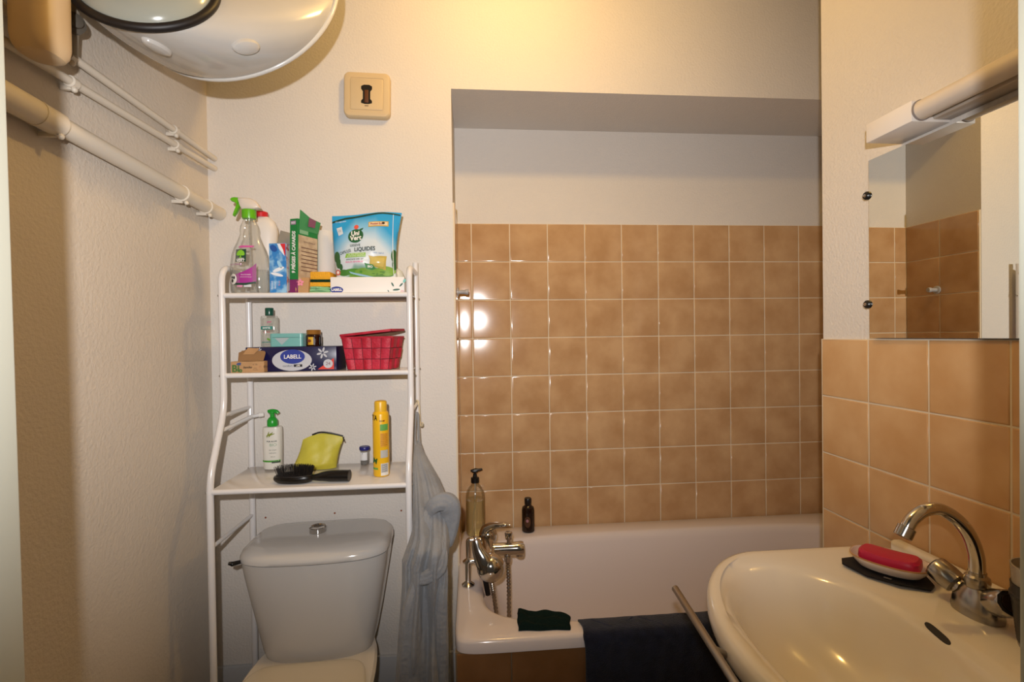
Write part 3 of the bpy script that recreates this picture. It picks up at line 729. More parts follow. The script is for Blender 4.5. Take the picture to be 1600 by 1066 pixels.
# ================================================================== WATER HEATER
def heater():
    org = Vector((-.567, 1.265, CAMZ+.853))
    t = thing('water_heater', 'large white water heater hanging in the upper left corner', 'water heater', org)
    white_e = mat('heater_enamel', '#bebcb8', .14, spec=.6, var=(3, '#b5b3ae', .4, .6))
    n = 72
    # frame: rim circle and smaller cover circle, both turned to the door
    C0 = Vector((-.567, 1.265, CAMZ+.853)); N0 = Vector((-.105, -.955, .279)).normalized(); R0 = .25
    C1 = Vector((-.638, 1.031, CAMZ+.706)); N1 = Vector((.165, -.884, .437)).normalized(); R1 = .125
    def circ(c, N, r):
        a = Vector((1, 0, 0)); a = (a-N*a.dot(N)).normalized(); b2 = N.cross(a)
        return [c+(a*cos(2*PI*i/n)+b2*sin(2*PI*i/n))*r-org for i in range(n)]
    rs = []
    for k in range(13):
        s = k/12; c = C0.lerp(C1, s); N = N0.lerp(N1, s).normalized()
        r = R0*(1-s)+R1*s + .012*4*s*(1-s) - (.004 if k == 0 else 0)
        rs.append(circ(c, N, r))
    bm = NEW(); rings(bm, rs, False, True); dome = finish('tank_dome', bm, white_e, t, angle=80)
    rr = []
    for k in range(9):
        s = k/8; c = C0.lerp(C0+Vector((-.085, .19, .118)), s); rr.append(circ(c, N0, R0*math.sqrt(max(0, 1-(s*.86)**2))-.003))
    bm = NEW(); rings(bm, rr, False, True); finish('tank_rear', bm, white_e, t, angle=80)
    def torus(c, N, r, rm, name, m):
        bm = NEW(); P = circ(c, N, r); q = []
        for i in range(n):
            ctr = c-org; ra = (P[i]-ctr).normalized(); q.append([P[i]+(ra*cos(2*PI*j/10)+N*sin(2*PI*j/10))*rm for j in range(10)])
        V = [[bm.verts.new(p) for p in r2] for r2 in q]
        for i in range(n):
            A, B = V[i], V[(i+1) % n]
            for j in range(10): bm.faces.new((A[j], A[(j+1) % 10], B[(j+1) % 10], B[j]))
        return finish(name, bm, m, t)
    torus(C0, N0, R0-.003, .0055, 'seam_rim', mat('heater_rim', '#cfcdc8', .2))
    torus(C1+N1*.004, N1, R1, .0085, 'gasket', black_soft)
    bm = NEW(); cv = [circ(C1+N1*.002, N1, R1-.006), circ(C1+N1*.014, N1, R1-.010), circ(C1+N1*.030, N1, R1-.03), circ(C1+N1*.036, N1, R1-.08)]
    rings(bm, cv, False, True); o = finish('electrical_cover', bm, mat('cover_grey', '#9fa298', .18), t, angle=60); o['label'] = 'grey-green electrical cover'
    bv = BVHTree.FromObject(dome, bpy.context.evaluated_depsgraph_get())
    for px, py, tw in ((245, 72, -.1), (384, 73, .62)):
        h = bv.ray_cast(CAM-org, ray(px, py).normalized())
        if h[0] is None: continue
        p, nn = h[0], h[1]
        if nn.dot(ray(px, py)) > 0: nn = -nn
        a = Vector((0, 0, 1)).cross(nn).normalized(); a = Matrix.Rotation(tw, 3, nn) @ a; b2 = nn.cross(a)
        bm = NEW(); rr = []
        for k, hgt in ((1.0, -.004), (1.0, .002), (.9, .006), (.6, .0085), (.2, .0095)):
            rr.append([p+a*cos(2*PI*i/24)*.030*k+b2*sin(2*PI*i/24)*.016*k+nn*hgt for i in range(24)])
        rings(bm, rr); finish('blanking_cap', bm, white_e, t)
    bm = NEW(); box(bm, XL-org.x+.001, XL-org.x+.03, -.03, .07, -.10, .34, .004); finish('wall_bracket', bm, mat('bracket_grey', '#8d8a84', .5), t)
heater()

# ================================================================== PIPES ON THE LEFT WALL
def pipe(name, label, z, r, y0, y1, off, clips, slope=0):
    t = thing(name, label, 'pipe', (XL+off, y1, z))
    bm = NEW(); tube(bm, [(0, y0-y1, slope*(y0-y1)), (0, (y0-y1)/2, slope*(y0-y1)/2+.001), (0, 0, 0)], r, 16); finish('pipe_run', bm, pipe_paint, t)
    if name == 'thin_pipe': t['group'] = 'thin pipes on the left wall'
    for y in clips:
        zz = slope*(y-y1)
        bm = NEW(); lathe(bm, [(r, -.008), (r+.0035, -.007), (r+.0035, .007), (r, .008)], 20, mtx=axis_mtx((0, y-y1, zz), (0, 1, 0)))
        box(bm, -off+.001, 0, y-y1-.004, y-y1+.004, zz-r-.007, zz-r+.002, .001); sphere(bm, (r*.5, y-y1, zz-r-.006), .006, 1, 1, 1, 10); finish('pipe_clip', bm, pipe_paint, t)
    return t
pipe('thin_pipe', 'upper of the two thin painted pipes along the left wall', CAMZ+.572, .0085, .45, 1.597, .022, (1.048, 1.392), -.010)
pipe('thin_pipe', 'lower of the two thin painted pipes along the left wall', CAMZ+.541, .0085, .45, 1.597, .022, (1.052, 1.398), .028)
t = pipe('waste_pipe', 'thick painted pipe sloping along the left wall', CAMZ+.402, .019, .45, 1.556, .03, (1.0, 1.41, 1.53), -.034)
zz = -.034
bm = NEW(); tube(bm, [(0, .45-1.556, zz*(.45-1.556)), (0, 1.005-1.556, zz*(1.005-1.556))], .0235, 18); finish('pipe_sleeve', bm, pipe_paint, t)
bm = NEW(); tube(bm, fillet([(0, -.03, .001), (0, .0, 0), (.004, .043, -.003)], .02), .0205, 18); finish('end_socket', bm, pipe_paint, t)
bm = NEW(); tube(bm, [(0, -.6, -zz*.6), (0, -.594, -zz*.594)], .0245, 18); finish('pipe_sleeve', bm, pipe_paint, t)
t = thing('riser_pipe', 'short dim riser pipe with a round fitting behind the left door jamb', 'pipe', (XL+.024, 1.045, CAMZ+.575))
dk = mat('dull_pipe', '#9d9484', .5)
bm = NEW(); tube(bm, [(0, 0, 0), (.004, .002, .09), (.02, -.03, .60)], .013, 14); finish('riser', bm, dk, t)
bm = NEW(); lathe(bm, [(.001, -.012), (.020, -.012), (.020, .002), (.012, .004), (.012, .014), (.007, .016), (.001, .016)], 22, mtx=axis_mtx((.018, -.012, .060), (.8, -.6, -.1))); finish('round_fitting', bm, mat('dark_fitting', '#5b554c', .4), t)
hp_ = PX(54, 30, -.762)
t = thing('pipe_housing', 'beige rounded plastic housing high on the left wall by the door jamb', 'housing', (-.752, hp_.y, CAMZ+.505))
bm = NEW(); n = 40
def hr(k, z): return [Vector((x, y, z)) for x, y in ell(.036*k, .040*k, n, (0, 0), 2.6)]
rings(bm, [hr(.55, 0), hr(.78, .003), hr(.93, .012), hr(1, .028), hr(1, .06), hr(1, .40), hr(.95, .41)]); finish('shell', bm, mat('beige_shell', '#cdb592', .4), t)

# ================================================================== WALL PLATE
pc = PY(575.5, 153, YB)
t = thing('wall_plate', 'beige square wall plate with a dark keyhole-shaped opening', 'wall plate', (pc.x, YB, pc.z), 0)
t.rotation_euler = (0, math.radians(1.2), 0)
bei = mat('aged_beige_plastic', '#ccb690', .4); W = .0725
bm = NEW()
def rr_(h, y, c): return [Vector((x, y, z)) for x, y2, z in [(a, 0, b2) for a, b2 in rrect(h, h*.98, c)]]
def rrect(hx, hz, c, k=7):
    o = []
    for sx, sz, a0 in ((1, 1, 0), (-1, 1, PI/2), (-1, -1, PI), (1, -1, 1.5*PI)):
        for i in range(k+1):
            a = a0+PI/2*i/k; o.append((sx*(hx-c)+c*cos(a), sz*(hz-c)+c*sin(a)))
    return o
rings(bm, [rr_(W, -.001, .018), rr_(W, -.018, .018), rr_(W-.003, -.023, .016), rr_(W-.008, -.0245, .012), rr_(.0525, -.0250, .005), rr_(.0515, -.0235, .004)]); finish('cover', bm, bei, t, angle=30)
bm = NEW(); rings(bm, [rr_(.0505, -.0225, .004), rr_(.0505, -.0250, .004), rr_(.049, -.0257, .004)]); pl = finish('inner_plate', bm, bei, t, angle=30)
# keyhole: dark recess with a brown tongue
kh = []
for x, z in [(-.017, .022), (-.008, .0265), (.008, .0265), (.017, .022), (.017, .013), (.0115, .006), (.0115, -.018), (.017, -.024), (.017, -.031), (.006, -.034), (-.006, -.034), (-.017, -.031), (-.017, -.024), (-.0115, -.018), (-.0115, .006), (-.017, .013)]: kh.append((x, z+.002))
bm = NEW(); rings(bm, [[Vector((x, -.0258, z)) for x, z in kh], [Vector((x, -.0266, z)) for x, z in kh]], False, False)
f = bm.faces.new([bm.verts.new(Vector((x, -.0260, z))) for x, z in kh]); finish('keyhole', bm, mat('keyhole_black', '#0e0a08', .45), t, smooth=False)
bm = NEW(); box(bm, -.006, .006, -.0275, -.0262, -.028, .012, .0006); finish('keyhole_tongue', bm, mat('keyhole_brown', '#5b3216', .5), t)
bm = NEW(); box(bm, -.006, .006, -.0266, -.0255, -.0385, -.0365, .0003); finish('slot', bm, mat('slot_brown', '#4a2a18', .5), t)

# wall plugs left above the toilet
plug = mat('rusty_plug', '#8b4e34', .8)
for k, (px, py, lab) in enumerate(((523, 802, 'small rusty screw hole in the wall behind the cistern, the middle one'), (627, 798, 'small rusty screw hole in the wall behind the cistern, nearest the robe'), (415, 809, 'small rusty screw hole in the wall behind the cistern, nearest the left upright'))):
    p = PY(px, py, YB); bm = NEW(); lathe(bm, [(.001, -.001), (.0032, -.001), (.0028, .0012), (.001, .0015)], 12, mtx=axis_mtx((0, 0, 0), (0, -1, 0)))
    o = finish('wall_plug', bm, plug, None, (p.x, YB, p.z)); tag(o, lab, 'wall plug', 'screw holes above the toilet')
# ================================================================== THINGS ON THE TUB RIM
def bottle_shape(prof, n=32, e=2.0, ky=1.0):
    bm = NEW(); rings(bm, [[Vector((x, y, z)) for x, y in ell(max(r, .0004), max(r, .0004)*ky, n, (0, 0), e)] for r, z in prof]); return bm
clear_pet = clear_mat('clear_pet', (.97, .97, .95), .07)
clear_tint = clear_mat('clear_plastic_wall', (.97, .97, .95), .07, diff=((.8, .78, .74), .08))
t = thing('pump_bottle', 'clear pump bottle with black pump and amber liquid on the tub corner', 'bottle', (.006, 1.832, TZ+.0015))
kz = 1.832/FPX
pr = [(.001, 0), (.033, 0), (.0355, .004), (.0362, .02), (.0362, .142), (.034, .158), (.026, .176), (.0145, .190), (.0125, .198), (.001, .199)]
finish('bottle_wall', bottle_shape(pr), clear_pet, t)
finish('liquid', bottle_shape([(.001, .006), (.034, .006), (.0345, .02), (.0345, .133), (.001, .1331)]), clear_mat('amber_liquid', (.93, .84, .56), .02, diff=((.80, .66, .36), .28)), t)
bm = NEW(); lathe(bm, [(.001, .196), (.0155, .196), (.0155, .214), (.008, .217), (.007, .228), (.0045, .229), (.0045, .236)], 24)
box(bm, -.011, .011, -.009, .009, .234, .243, .003); tube(bm, [(-.016, 0, .240), (.002, 0, .2425), (.016, 0, .243), (.028, 0, .2455)], [.004, .0075, .0055, .0035], 12); finish('pump_head', bm, black_m, t)
bm = NEW(); tube(bm, smooth_path([(.002, 0, .2), (.0, 0, .15), (-.006, 0, .08), (-.016, 0, .012)], 5), .0026, 8); finish('dip_tube', bm, clear_mat('dip_tube_plastic', (.8, .78, .7), .1, diff=((.6, .55, .45), .5)), t)
bm = NEW()
t = thing('dark_bottle', 'small dark brown bottle with black cap at the back rim of the tub', 'bottle', (.2075, 1.836, TZ+.0015))
pr = [(.001, 0), (.022, 0), (.0245, .003), (.0245, .082), (.022, .092), (.013, .099), (.012, .101), (.001, .102)]
finish('body', bottle_shape(pr), mat('amber_glass_dark', '#1c0d08', .12, spec=.6), t)
bm = NEW(); lathe(bm, [(.001, .1015), (.0125, .1015), (.0135, .104), (.0135, .124), (.012, .127), (.001, .127)], 24); finish('cap', bm, black_m, t)
mp = curved(prof_fn(pr), prof_fn(pr))
decal('label', oval(-.005, .042, .012, .021), mp, mat('dark_label', '#4a2c16', .5), t)
decal('label_flower', oval(-.006, .047, .005, .006, 16), curved(prof_fn(pr), prof_fn(pr), .0011), mat('rose_print', '#a0727d', .5), t, 2)

# ================================================================== TOP SHELF
def px_at(px, py, z): return PZ(px, py, z)
W = lambda px, y: px*y/FPX
green_pl = mat('lime_plastic', '#5fae12', .3)
Y1 = 1.4405
# --- clear trigger spray bottle
cx = PY(391.5, 458, Y1).x
t = thing('spray_bottle', 'clear trigger spray bottle with lime green nozzle and purple label', 'spray bottle', (cx, Y1, S1+.001))
t.scale = (.915, .915, .965)
k = Y1/FPX
pr = [(.001, 0), (.053, 0), (.0575, .006), (.0585, .02), (.0585, .062), (.0575, .085), (.053, .115), (.046, .135), (.0375, .152), (.031, .168), (.0275, .178), (.0285, .19), (.026, .202), (.0205, .213), (.0175, .219), (.0165, .226), (.001, .2265)]
ky = .52
def rflat(r, h): return r
finish('bottle_wall', bottle_shape(pr, 44, 2.3, ky), clear_tint, t)
finish('liquid', bottle_shape([(.001, .004), (.052, .004), (.0565, .01), (.0565, .062), (.0562, .070), (.001, .0702)], 44, 2.3, ky), clear_mat('faint_liquid', (.95, .965, .965), .02), t)
a_f = prof_fn(pr); b_f = lambda h: a_f(h)*ky
ms = curved(a_f, b_f, .0007); ms2 = curved(a_f, b_f, .0013)
pur = ink('purple_ink', '#a02a8c'); pink = ink('pink_ink', '#d98fb0'); dgreen = ink('dark_green_ink', '#12402e'); lime = ink('lime_ink', '#7fc02c'); wht = ink('white_ink', '#ece9e4'); cyan = ink('grey_ink', '#c9ccd0')
decal('label_panel', [(-.052, .052), (-.03, .056), (-.005, .064), (.018, .076), (.030, .088), (.030, .034), (.01, .029), (-.03, .028), (-.052, .030)], ms, pur, t)
decal('label_panel', [(-.04, .031), (-.02, .030), (.0, .030), (.028, .034), (.028, .029), (0, .0235), (-.04, .0245)], ms2, dgreen, t)
decal('label_panel', rect(-.028, -.010, .018, .0265), ms, pink, t, 3); decal('label_panel', rect(-.006, .016, .018, .0255), ms, cyan, t, 3)
decal('label_panel', oval(-.040, .042, .012, .0155), ms2, wht, t, 3)
for (x, h, s) in ((-.043, .037, .004), (-.037, .046, .0035), (-.044, .047, .003)): decal('print_spot', oval(x, h, s, s*1.3, 12), curved(a_f, b_f, .0018), ink('black_ink', '#1b1b1d'), t, 2)
decal('label_panel', [(-.024, .137), (-.018, .140), (.022, .140), (.022, .1345), (-.024, .1335)], ms, ink('magenta_ink', '#c8559a'), t, 3)
decal('emblem_panel', rect(-.032, .001, .092, .129), ms, dgreen, t)
for (x, h, rx, ry) in ((-.0155, .118, .0115, .0075), (-.0225, .1145, .006, .005), (-.0085, .1145, .006, .005), (-.0155, .122, .007, .005)): decal('tree_crown', oval(x, h, rx, ry, 18), ms2, lime, t, 2)
decal('tree_trunk', [(-.017, .113), (-.014, .113), (-.0135, .105), (-.010, .1035), (-.021, .1035), (-.0175, .105)], ms2, lime, t, 2)
words("L'ARBRE", .0068, ms2, wht, t, -.0155, .1, sx=.9, bold=.0001); words('VERT', .0098, ms2, wht, t, -.0155, .0950, sx=1.15, bold=.0003)
words('ANTI-TRACES', .0075, ms, pur, t, -.032, .0845, sx=.9, bold=.0001)
words('SALLE DE BAIN', .0045, ms2, wht, t, .0, .054, sx=1.0); words('NETTOIE & FAIT BRILLER', .0032, ms2, wht, t, .0, .047, sx=.95)
# head
bm = NEW(); lathe(bm, [(.001, .222), (.0195, .222), (.0205, .226), (.0205, .247), (.0190, .2485), (.001, .249)], 28); finish('collar', bm, green_pl, t)
def headpart(name, poly, y, m):
    bm = NEW(); c = (sum(p[0] for p in poly)/len(poly), sum(p[1] for p in poly)/len(poly))
    rs = []
    for yy, s in ((-y, .82), (-y*.75, .96), (0, 1), (y*.75, .96), (y, .82)): rs.append([Vector((c[0]+(px-c[0])*s, yy, c[1]+(pz-c[1])*s)) for px, pz in poly])
    rings(bm, rs); return finish(name, bm, m, t, angle=45)
headpart('trigger_head', [(-.020, .250), (.020, .2495), (.036, .253), (.031, .264), (.022, .275), (.010, .2815), (-.02, .284), (-.032, .2835), (-.026, .262)], .011, mat('head_plastic', '#d6cabd', .35))
headpart('nozzle', [(-.031, .262), (-.026, .284), (-.040, .2852), (-.049, .2835), (-.0535, .2785), (-.050, .2735), (-.040, .270)], .0098, green_pl)
headpart('trigger', [(-.024, .270), (-.034, .268), (-.038, .256), (-.044, .242), (-.0475, .231), (-.044, .229), (-.037, .238), (-.030, .252), (-.024, .262)], .007, green_pl)
bm = NEW(); tube(bm, smooth_path([(0, 0, .222), (.001, 0, .15), (.006, 0, .07), (.02, 0, .008)], 4), .0025, 8); finish('dip_tube', bm, clear_mat('dip_tube_clear', (.85, .85, .82), .1, diff=((.6, .6, .58), .35)), t)

# --- white bottle behind
p = PY(413, 400, 1.54)
t = thing('white_bottle', 'white plastic bottle with a red collar behind the clear spray bottle', 'bottle', (p.x, 1.537, S1+.001))
pr = [(.001, 0), (.036, 0), (.039, .004), (.040, .04), (.040, .16), (.0425, .195), (.0405, .212), (.033, .230), (.022, .240), (.018, .243), (.001, .2435)]
finish('body', bottle_shape(pr, 32, 2.2, .62), mat('bottle_white', '#dcd6d1', .35), t)
bm = NEW(); lathe(bm, [(.001, .2425), (.019, .2425), (.0195, .258), (.013, .260), (.001, .2605)], 24, (-.006, 0)); finish('collar', bm, mat('red_plastic', '#c41822', .35), t)

# --- blue carton with open flap
def carton(name, label, cat, p0, w, d, h, rz, m): 
    t = thing(name, label, cat, (p0.x, p0.y, S1+.001), rz)
    bm = NEW(); box(bm, 0, w, 0, d, 0, h, .0006, 1); finish('carton_body', bm, m, t); return t
blue = mat('blue_print', '#2f7fc4', .4, var=(38, '#8fbfe0', .45, .62))
p = PY(421.5, 459.3, 1.435); y = p.y
w_, h_ = W(26, y), W(75.5, y)
t = carton('blue_carton', 'narrow blue and white carton with its grey lid flap open', 'carton', p, w_, .040, h_, math.radians(-8), blue)
mf = front(0, .0005); mf2 = front(0, .0010); red = ink('red_ink', '#cf2630'); wi = ink('milk_ink', '#e4e8ee')
decal('print_panel', [(w_*.55, h_*.99), (w_*.98, h_*.99), (w_*.98, h_*.74), (w_*.80, h_*.86)], mf, red, t, 2)
decal('print_swirl', [(w_*.50, h_*.99), (w_*.68, h_*.985), (w_*.86, h_*.86), (w_*.93, h_*.74), (w_*.80, h_*.80), (w_*.62, h_*.88)], mf2, wi, t, 2)
decal('print_swirl', oval(w_*.55, h_*.48, w_*.36, h_*.035, 20, .35), mf, wi, t, 2); decal('print_swirl', oval(w_*.62, h_*.58, w_*.10, h_*.085, 16, .5), mf, ink('sky_ink', '#9ccbe8'), t, 2)
decal('print_swirl', oval(w_*.46, h_*.38, w_*.38, h_*.03, 20, -.25), mf2, wi, t, 2); decal('print_swirl', oval(w_*.28, h_*.90, w_*.24, h_*.06, 18, -.7), mf, ink('deep_blue_ink', '#1a4f9c'), t, 2)
words('FRAICHEUR', .0062, mf2, wi, t, w_*.16, h_*.17, rot=PI/2, sx=.75); words('MENTHE', .0062, mf2, wi, t, w_*.36, h_*.16, rot=PI/2, sx=.8); words('75 ml', .0065, mf2, ink('coral_ink', '#e08a80'), t, w_*.60, h_*.20, rot=PI/2)
bm = NEW(); f0 = [Vector((0, .038, h_)), Vector((w_, .040, h_)), Vector((w_+.012, .050, h_+.033)), Vector((.010, .046, h_+.047))]
rings(bm, [f0, [q+Vector((0, .0007, .0003)) for q in f0]]); o = finish('lid_flap', bm, mat('grey_card', '#8c8478', .75), t, smooth=False); o['label'] = 'grey inside of the open lid flap'
bm = NEW(); box(bm, w_+.0004, w_+.0009, .002, .038, .003, h_-.002); finish('side_print', bm, mat('side_print_red', '#b9474f', .5, var=(45, '#d8d4d6', .4, .5)), t)

# --- green trap carton (spine towards the door, big face to the right)
p = PY(452.5, 459.3, 1.432)
rz = math.radians(-24)
t = thing('green_carton', 'tall green insect-trap carton with white vertical lettering and torn open top', 'carton', (p.x, p.y, S1+.001), rz)
t.rotation_euler = (0, math.radians(1.6), rz)
sw, sd_, sh = .0285, .080, .213
grn = mat('carton_green', '#0e7a38', .4)
bm = NEW(); box(bm, 0, sw, 0, sd_, .040, sh, .0006, 1); finish('carton_body', bm, grn, t)
bm = NEW(); box(bm, 0, sw, 0, sd_, 0, .040, .0006, 1); finish('carton_foot', bm, mat('carton_purple', '#7d2060', .4), t)
mf = front(0, .0005); mf2 = front(0, .001)
words('9 PIÈGES À CAFARDS', .0165, mf, wht, t, sw*.52, .117, rot=PI/2, sx=.78, shear=.2, bold=.0006)
decal('small_label', rect(.004, .022, .196, .207), mf, ink('plum_ink', '#9c7a9a'), t, 2); words('NEO', .007, mf2, wht, t, .013, .201, bold=.0002)
sf = lambda off: (lambda x, h: Vector((sw+off, x, h)))
decal('side_print', rect(.002, sd_-.002, .004, .168), sf(.0006), mat('beige_print', '#b09a80', .55, var=(60, '#c4b094', .4, .6)), t, 3)
decal('side_print', rect(.006, .040, .172, .206), sf(.0006), ink('pale_green_ink', '#7fae88'), t, 2)
words('MODE D\'EMPLOI', .006, sf(.0011), ink('brown_print', '#6a4a3c'), t, .044, .150); 
for i in range(7): decal('print_line', rect(.012, .078-(.02 if i == 6 else 0), .132-.011*i, .1345-.011*i), sf(.0011), ink('brown_print', '#6a4a3c'), t, 1)
# torn-open tall flap rising above the box
bm = NEW(); f0 = [Vector((sw, .004, sh-.03)), Vector((sw, sd_, sh-.03)), Vector((sw+.006, sd_+.004, sh+.004)), Vector((sw+.004, sd_*.55, sh+.010)), Vector((sw+.002, .006, sh+.026))]
rings(bm, [f0, [q+Vector((.0009, 0, .0001)) for q in f0]]); o = finish('lid_flap', bm, mat('flap_green', '#3f8a54', .5), t, smooth=False); o['label'] = 'pale green raised lid flap'
bm = NEW(); f0 = [Vector((sw+.0042, .035, sh-.016)), Vector((sw+.0042, .062, sh-.016)), Vector((sw+.0056, .066, sh+.006)), Vector((sw+.0052, .038, sh+.010))]
rings(bm, [f0, [q+Vector((.0007, 0, 0)) for q in f0]]); finish('flap_print', bm, mat('flap_purple', '#7f4a63', .5), t, smooth=False)

# --- paper roll, kraft bag, sponges, cloth
p = PY(507, 440, 1.53)
t = thing('paper_roll', 'tall white paper roll standing behind the sponges', 'paper roll', (p.x+.004, 1.533, S1+.001))
bm = NEW(); lathe(bm, [(.012, 0), (.0285, 0), (.0295, .002), (.0295, .196), (.0285, .198), (.012, .198), (.012, .0)], 40); finish('paper', bm, mat('roll_paper', '#d9d2cb', .85, bump=(180, .3, .002)), t)
bm = NEW(); lathe(bm, [(.0105, .001), (.0119, .001), (.0119, .1985), (.0105, .1985), (.0105, .001)], 24); finish('core', bm, mat('roll_core', '#a89272', .8), t)
p = PY(472.5, 458.5, 1.425)
t = thing('kraft_bag', 'small brown paper bag with a pink flower between green carton and sponges', 'bag', (p.x, p.y+.010, S1+.001))
bw = W(19, p.y)
bm = NEW(); 
rings(bm, [[Vector((x*s, y*s2, z)) for x, y in ((-bw/2, -.012), (bw/2, -.012), (bw/2, .012), (-bw/2, .012))] for z, s, s2 in ((0, .95, 1), (.012, 1, 1.1), (.034, 1, .7), (.043, 1, .25), (.046, .97, .1))]); finish('bag_body', bm, mat('kraft_paper', '#b18a5f', .8, bump=(90, .4, .003)), t, angle=20)
mb = front(-.0135, .0008)
for i in range(5):
    a = 2*PI*i/5+.3; decal('flower_petal', oval(-.004+.006*cos(a), .030+.006*sin(a), .0042, .0034, 12, a), mb, ink('petal_pink', '#e2899d'), t, 1)
yel = mat('sponge_yellow', '#e0a433', .9, bump=(260, .9, .004, 3), spec=.1); scr = mat('scourer_green', '#0f3324', .95, bump=(300, .9, .003), spec=.1)
cz = S1+.0205
yy = 1.437
cl = PY(494, 458.5, 1.437)
def folded_cloth():
    t = thing('dishcloth', 'folded pale green dishcloth under the yellow sponges', 'cloth', (cl.x+.002, yy+.03, S1+.001))
    gm = mat('mint_cloth', '#86b78a', .95, bump=(320, .8, .003), spec=.1)
    hw = W(49, yy)/2
    for k in range(3):
        z0 = .0005+.0066*k; bm = NEW(); rs = []
        for i in range(25):
            x = -hw+2*hw*i/24; ed = min(1, min(i, 24-i)/2.5); hh = .0031*(.45+.55*ed)
            ins = .006*k*(1 if i < 12 else .4)
            r = []
            for y, z in ((-.034+ins*.5, 0), (-.035+ins*.5, hh*.9), (-.031, hh*2), (.030, hh*2), (.033, hh), (.030, 0)): r.append(Vector((x*(1-.07*k), y+.0015*sin(x*130+k*2), z0+z+.0008*sin(x*90+k))))
            rs.append(r)
        rings(bm, rs); finish('cloth_fold', bm, gm, t, angle=70)
folded_cloth()
a0 = PY(477, 447.5, yy); z_b = S1+.0208
def sponge2(px0, px1, py_top, zb, yy, lab, flip):
    a = PY(px0, 447, yy); b2 = PY(px1, py_top, yy); w2 = b2.x-a.x; h2 = b2.z-zb
    t = thing('sponge', lab, 'sponge', ((a.x+b2.x)/2, yy, zb), 0, 'kitchen sponges')
    lo, hi = (0, h2*.83) if not flip else (h2*.15, h2)
    bm = NEW(); box(bm, -w2/2, w2/2, 0, .066, lo, hi, .0025); finish('foam', bm, yel, t)
    bm = NEW(); box(bm, -w2/2+.0005, w2/2-.0005, -.0005, .066, *((h2*.83, h2) if not flip else (0, h2*.15)), .001); o = finish('scourer', bm, scr, t); o['label'] = 'dark green scourer layer'
    return b2.z
z1 = sponge2(477, 516.5, 439.2, z_b, yy, 'lower yellow sponge lying on the pale green dishcloth', False)
sponge2(484.5, 516, 424.5, z1+.0005, yy+.002, 'upper yellow sponge stacked on another sponge', True)

# --- white tissue box and the pouch on it
lab_blue = ink('label_blue', '#1c2f86')
p = PY(516.5, 458.6, 1.432); q = PY(632, 457.8, 1.432); bw = q.x-p.x; by = p.y
bh = PY(516.5, 433, by).z-S1-.001
t = thing('tissue_box', 'flat white tissue box with a small blue oval logo under the pouch', 'tissue box', ((p.x+q.x)/2, by, S1+.001))
bm = NEW(); box(bm, -bw/2, bw/2, 0, .112, 0, bh, .0012); finish('box_body', bm, paper_w, t)
mf = front(0, .0005); mf2 = front(0, .0011)
ox = W(528-574, by); decal('logo_oval', oval(ox, W(458-453, by), W(9.6, by), W(5.3, by)), mf, lab_blue, t, 4); words('LABELL', W(5.2, by), mf2, wht, t, ox, W(458.2-453, by), bold=.0003, sx=.95)
ex = W(617-574, by)
ee = ink('leaf_grey_green', '#2f5a4c')
decal('leaf_print', oval(ex-W(5.5, by), W(13, by), W(1.3, by), W(3.6, by), 14, .5), mf, ee, t, 1); decal('leaf_print', oval(ex+W(7.5, by), W(12.5, by), W(1.3, by), W(3.8, by), 14, -.75), mf, ee, t, 1)
decal('leaf_print', oval(ex, W(5, by), W(5.5, by), W(1.5, by), 16, .1), mf, ee, t, 1); decal('leaf_print', oval(ex+W(12.5, by), W(18.5, by), W(2, by), W(3.2, by), 14, -.5), mf, ink('mint_ink', '#6fb8ae'), t, 1)
decal('leaf_print', oval(ex-W(12, by), W(3, by), W(.7, by), W(2, by), 10, .5), mf, ee, t, 1)
decal('leaf_print', oval(ex+W(9, by), W(2.6, by), W(3, by), W(2, by), 14), mf, ink('blush_ink', '#d8b9b6'), t, 1)
# pouch
py_ = by+.045; pz = S1+.001+bh+.0008
cxp = PY(573, 400, py_).x
t = thing('pouch', 'upright blue and white laundry capsule pouch standing on the white tissue box', 'pouch', (cxp, py_, pz))
kx = py_/FPX
y_base = PY(573, 432, py_).z
hgt = PY(573, 331, py_).z-pz
def pouch_pt(u, v, side):
    # u -1..1, v 0..1 ; outline from the photograph's silhouette
    xl = -45+(-50.5+45)*v - 1.5*sin(v*PI); xr = 45+(54-45)*v**1.3-3.0*sin(v*PI)
    top = hgt + kx*(-7*(1-(u+1)/2)**1.4 + 1.2*sin(u*3) - 2.5*max(0, u-.3))
    x = (xl+(xr-xl)*(u+1)/2)*kx
    b_ = (1-u*u)**.6*(1-v**3)*(.25+.75*min(1, v*3.2+.3))
    wr = .0020*sin(u*9+v*13)*(1-v)*(1-u*u)+.0014*sin(v*23-u*6)*(1-u*u)
    return Vector((x, side*(.034*b_+wr*.7)+.0004*side, v*top))
PR = {}
bm = NEW(); nu, nv = 40, 40; G = {}
for sd2 in (-1, 1):
    for i in range(nu+1):
        for j in range(nv+1):
            if sd2 == 1 and i in (0, nu): G[(sd2, i, j)] = G[(-1, i, j)]; continue
            G[(sd2, i, j)] = bm.verts.new(pouch_pt(-1+2*i/nu, j/nv, sd2))
    for i in range(nu):
        for j in range(nv):
            try: bm.faces.new((G[(sd2, i, j)], G[(sd2, i+1, j)], G[(sd2, i+1, j+1)], G[(sd2, i, j+1)]))
            except ValueError: pass
for j in (0,):
    try: bm.faces.new([G[(-1, i, j)] for i in range(nu+1)]+[G[(1, i, j)] for i in range(nu-1, 0, -1)])
    except ValueError: pass
pm = bpy.data.materials.new('pouch_film'); pm.use_nodes = True; nt = pm.node_tree; bs = nt.nodes['Principled BSDF']; bs.inputs['Roughness'].default_value = .3
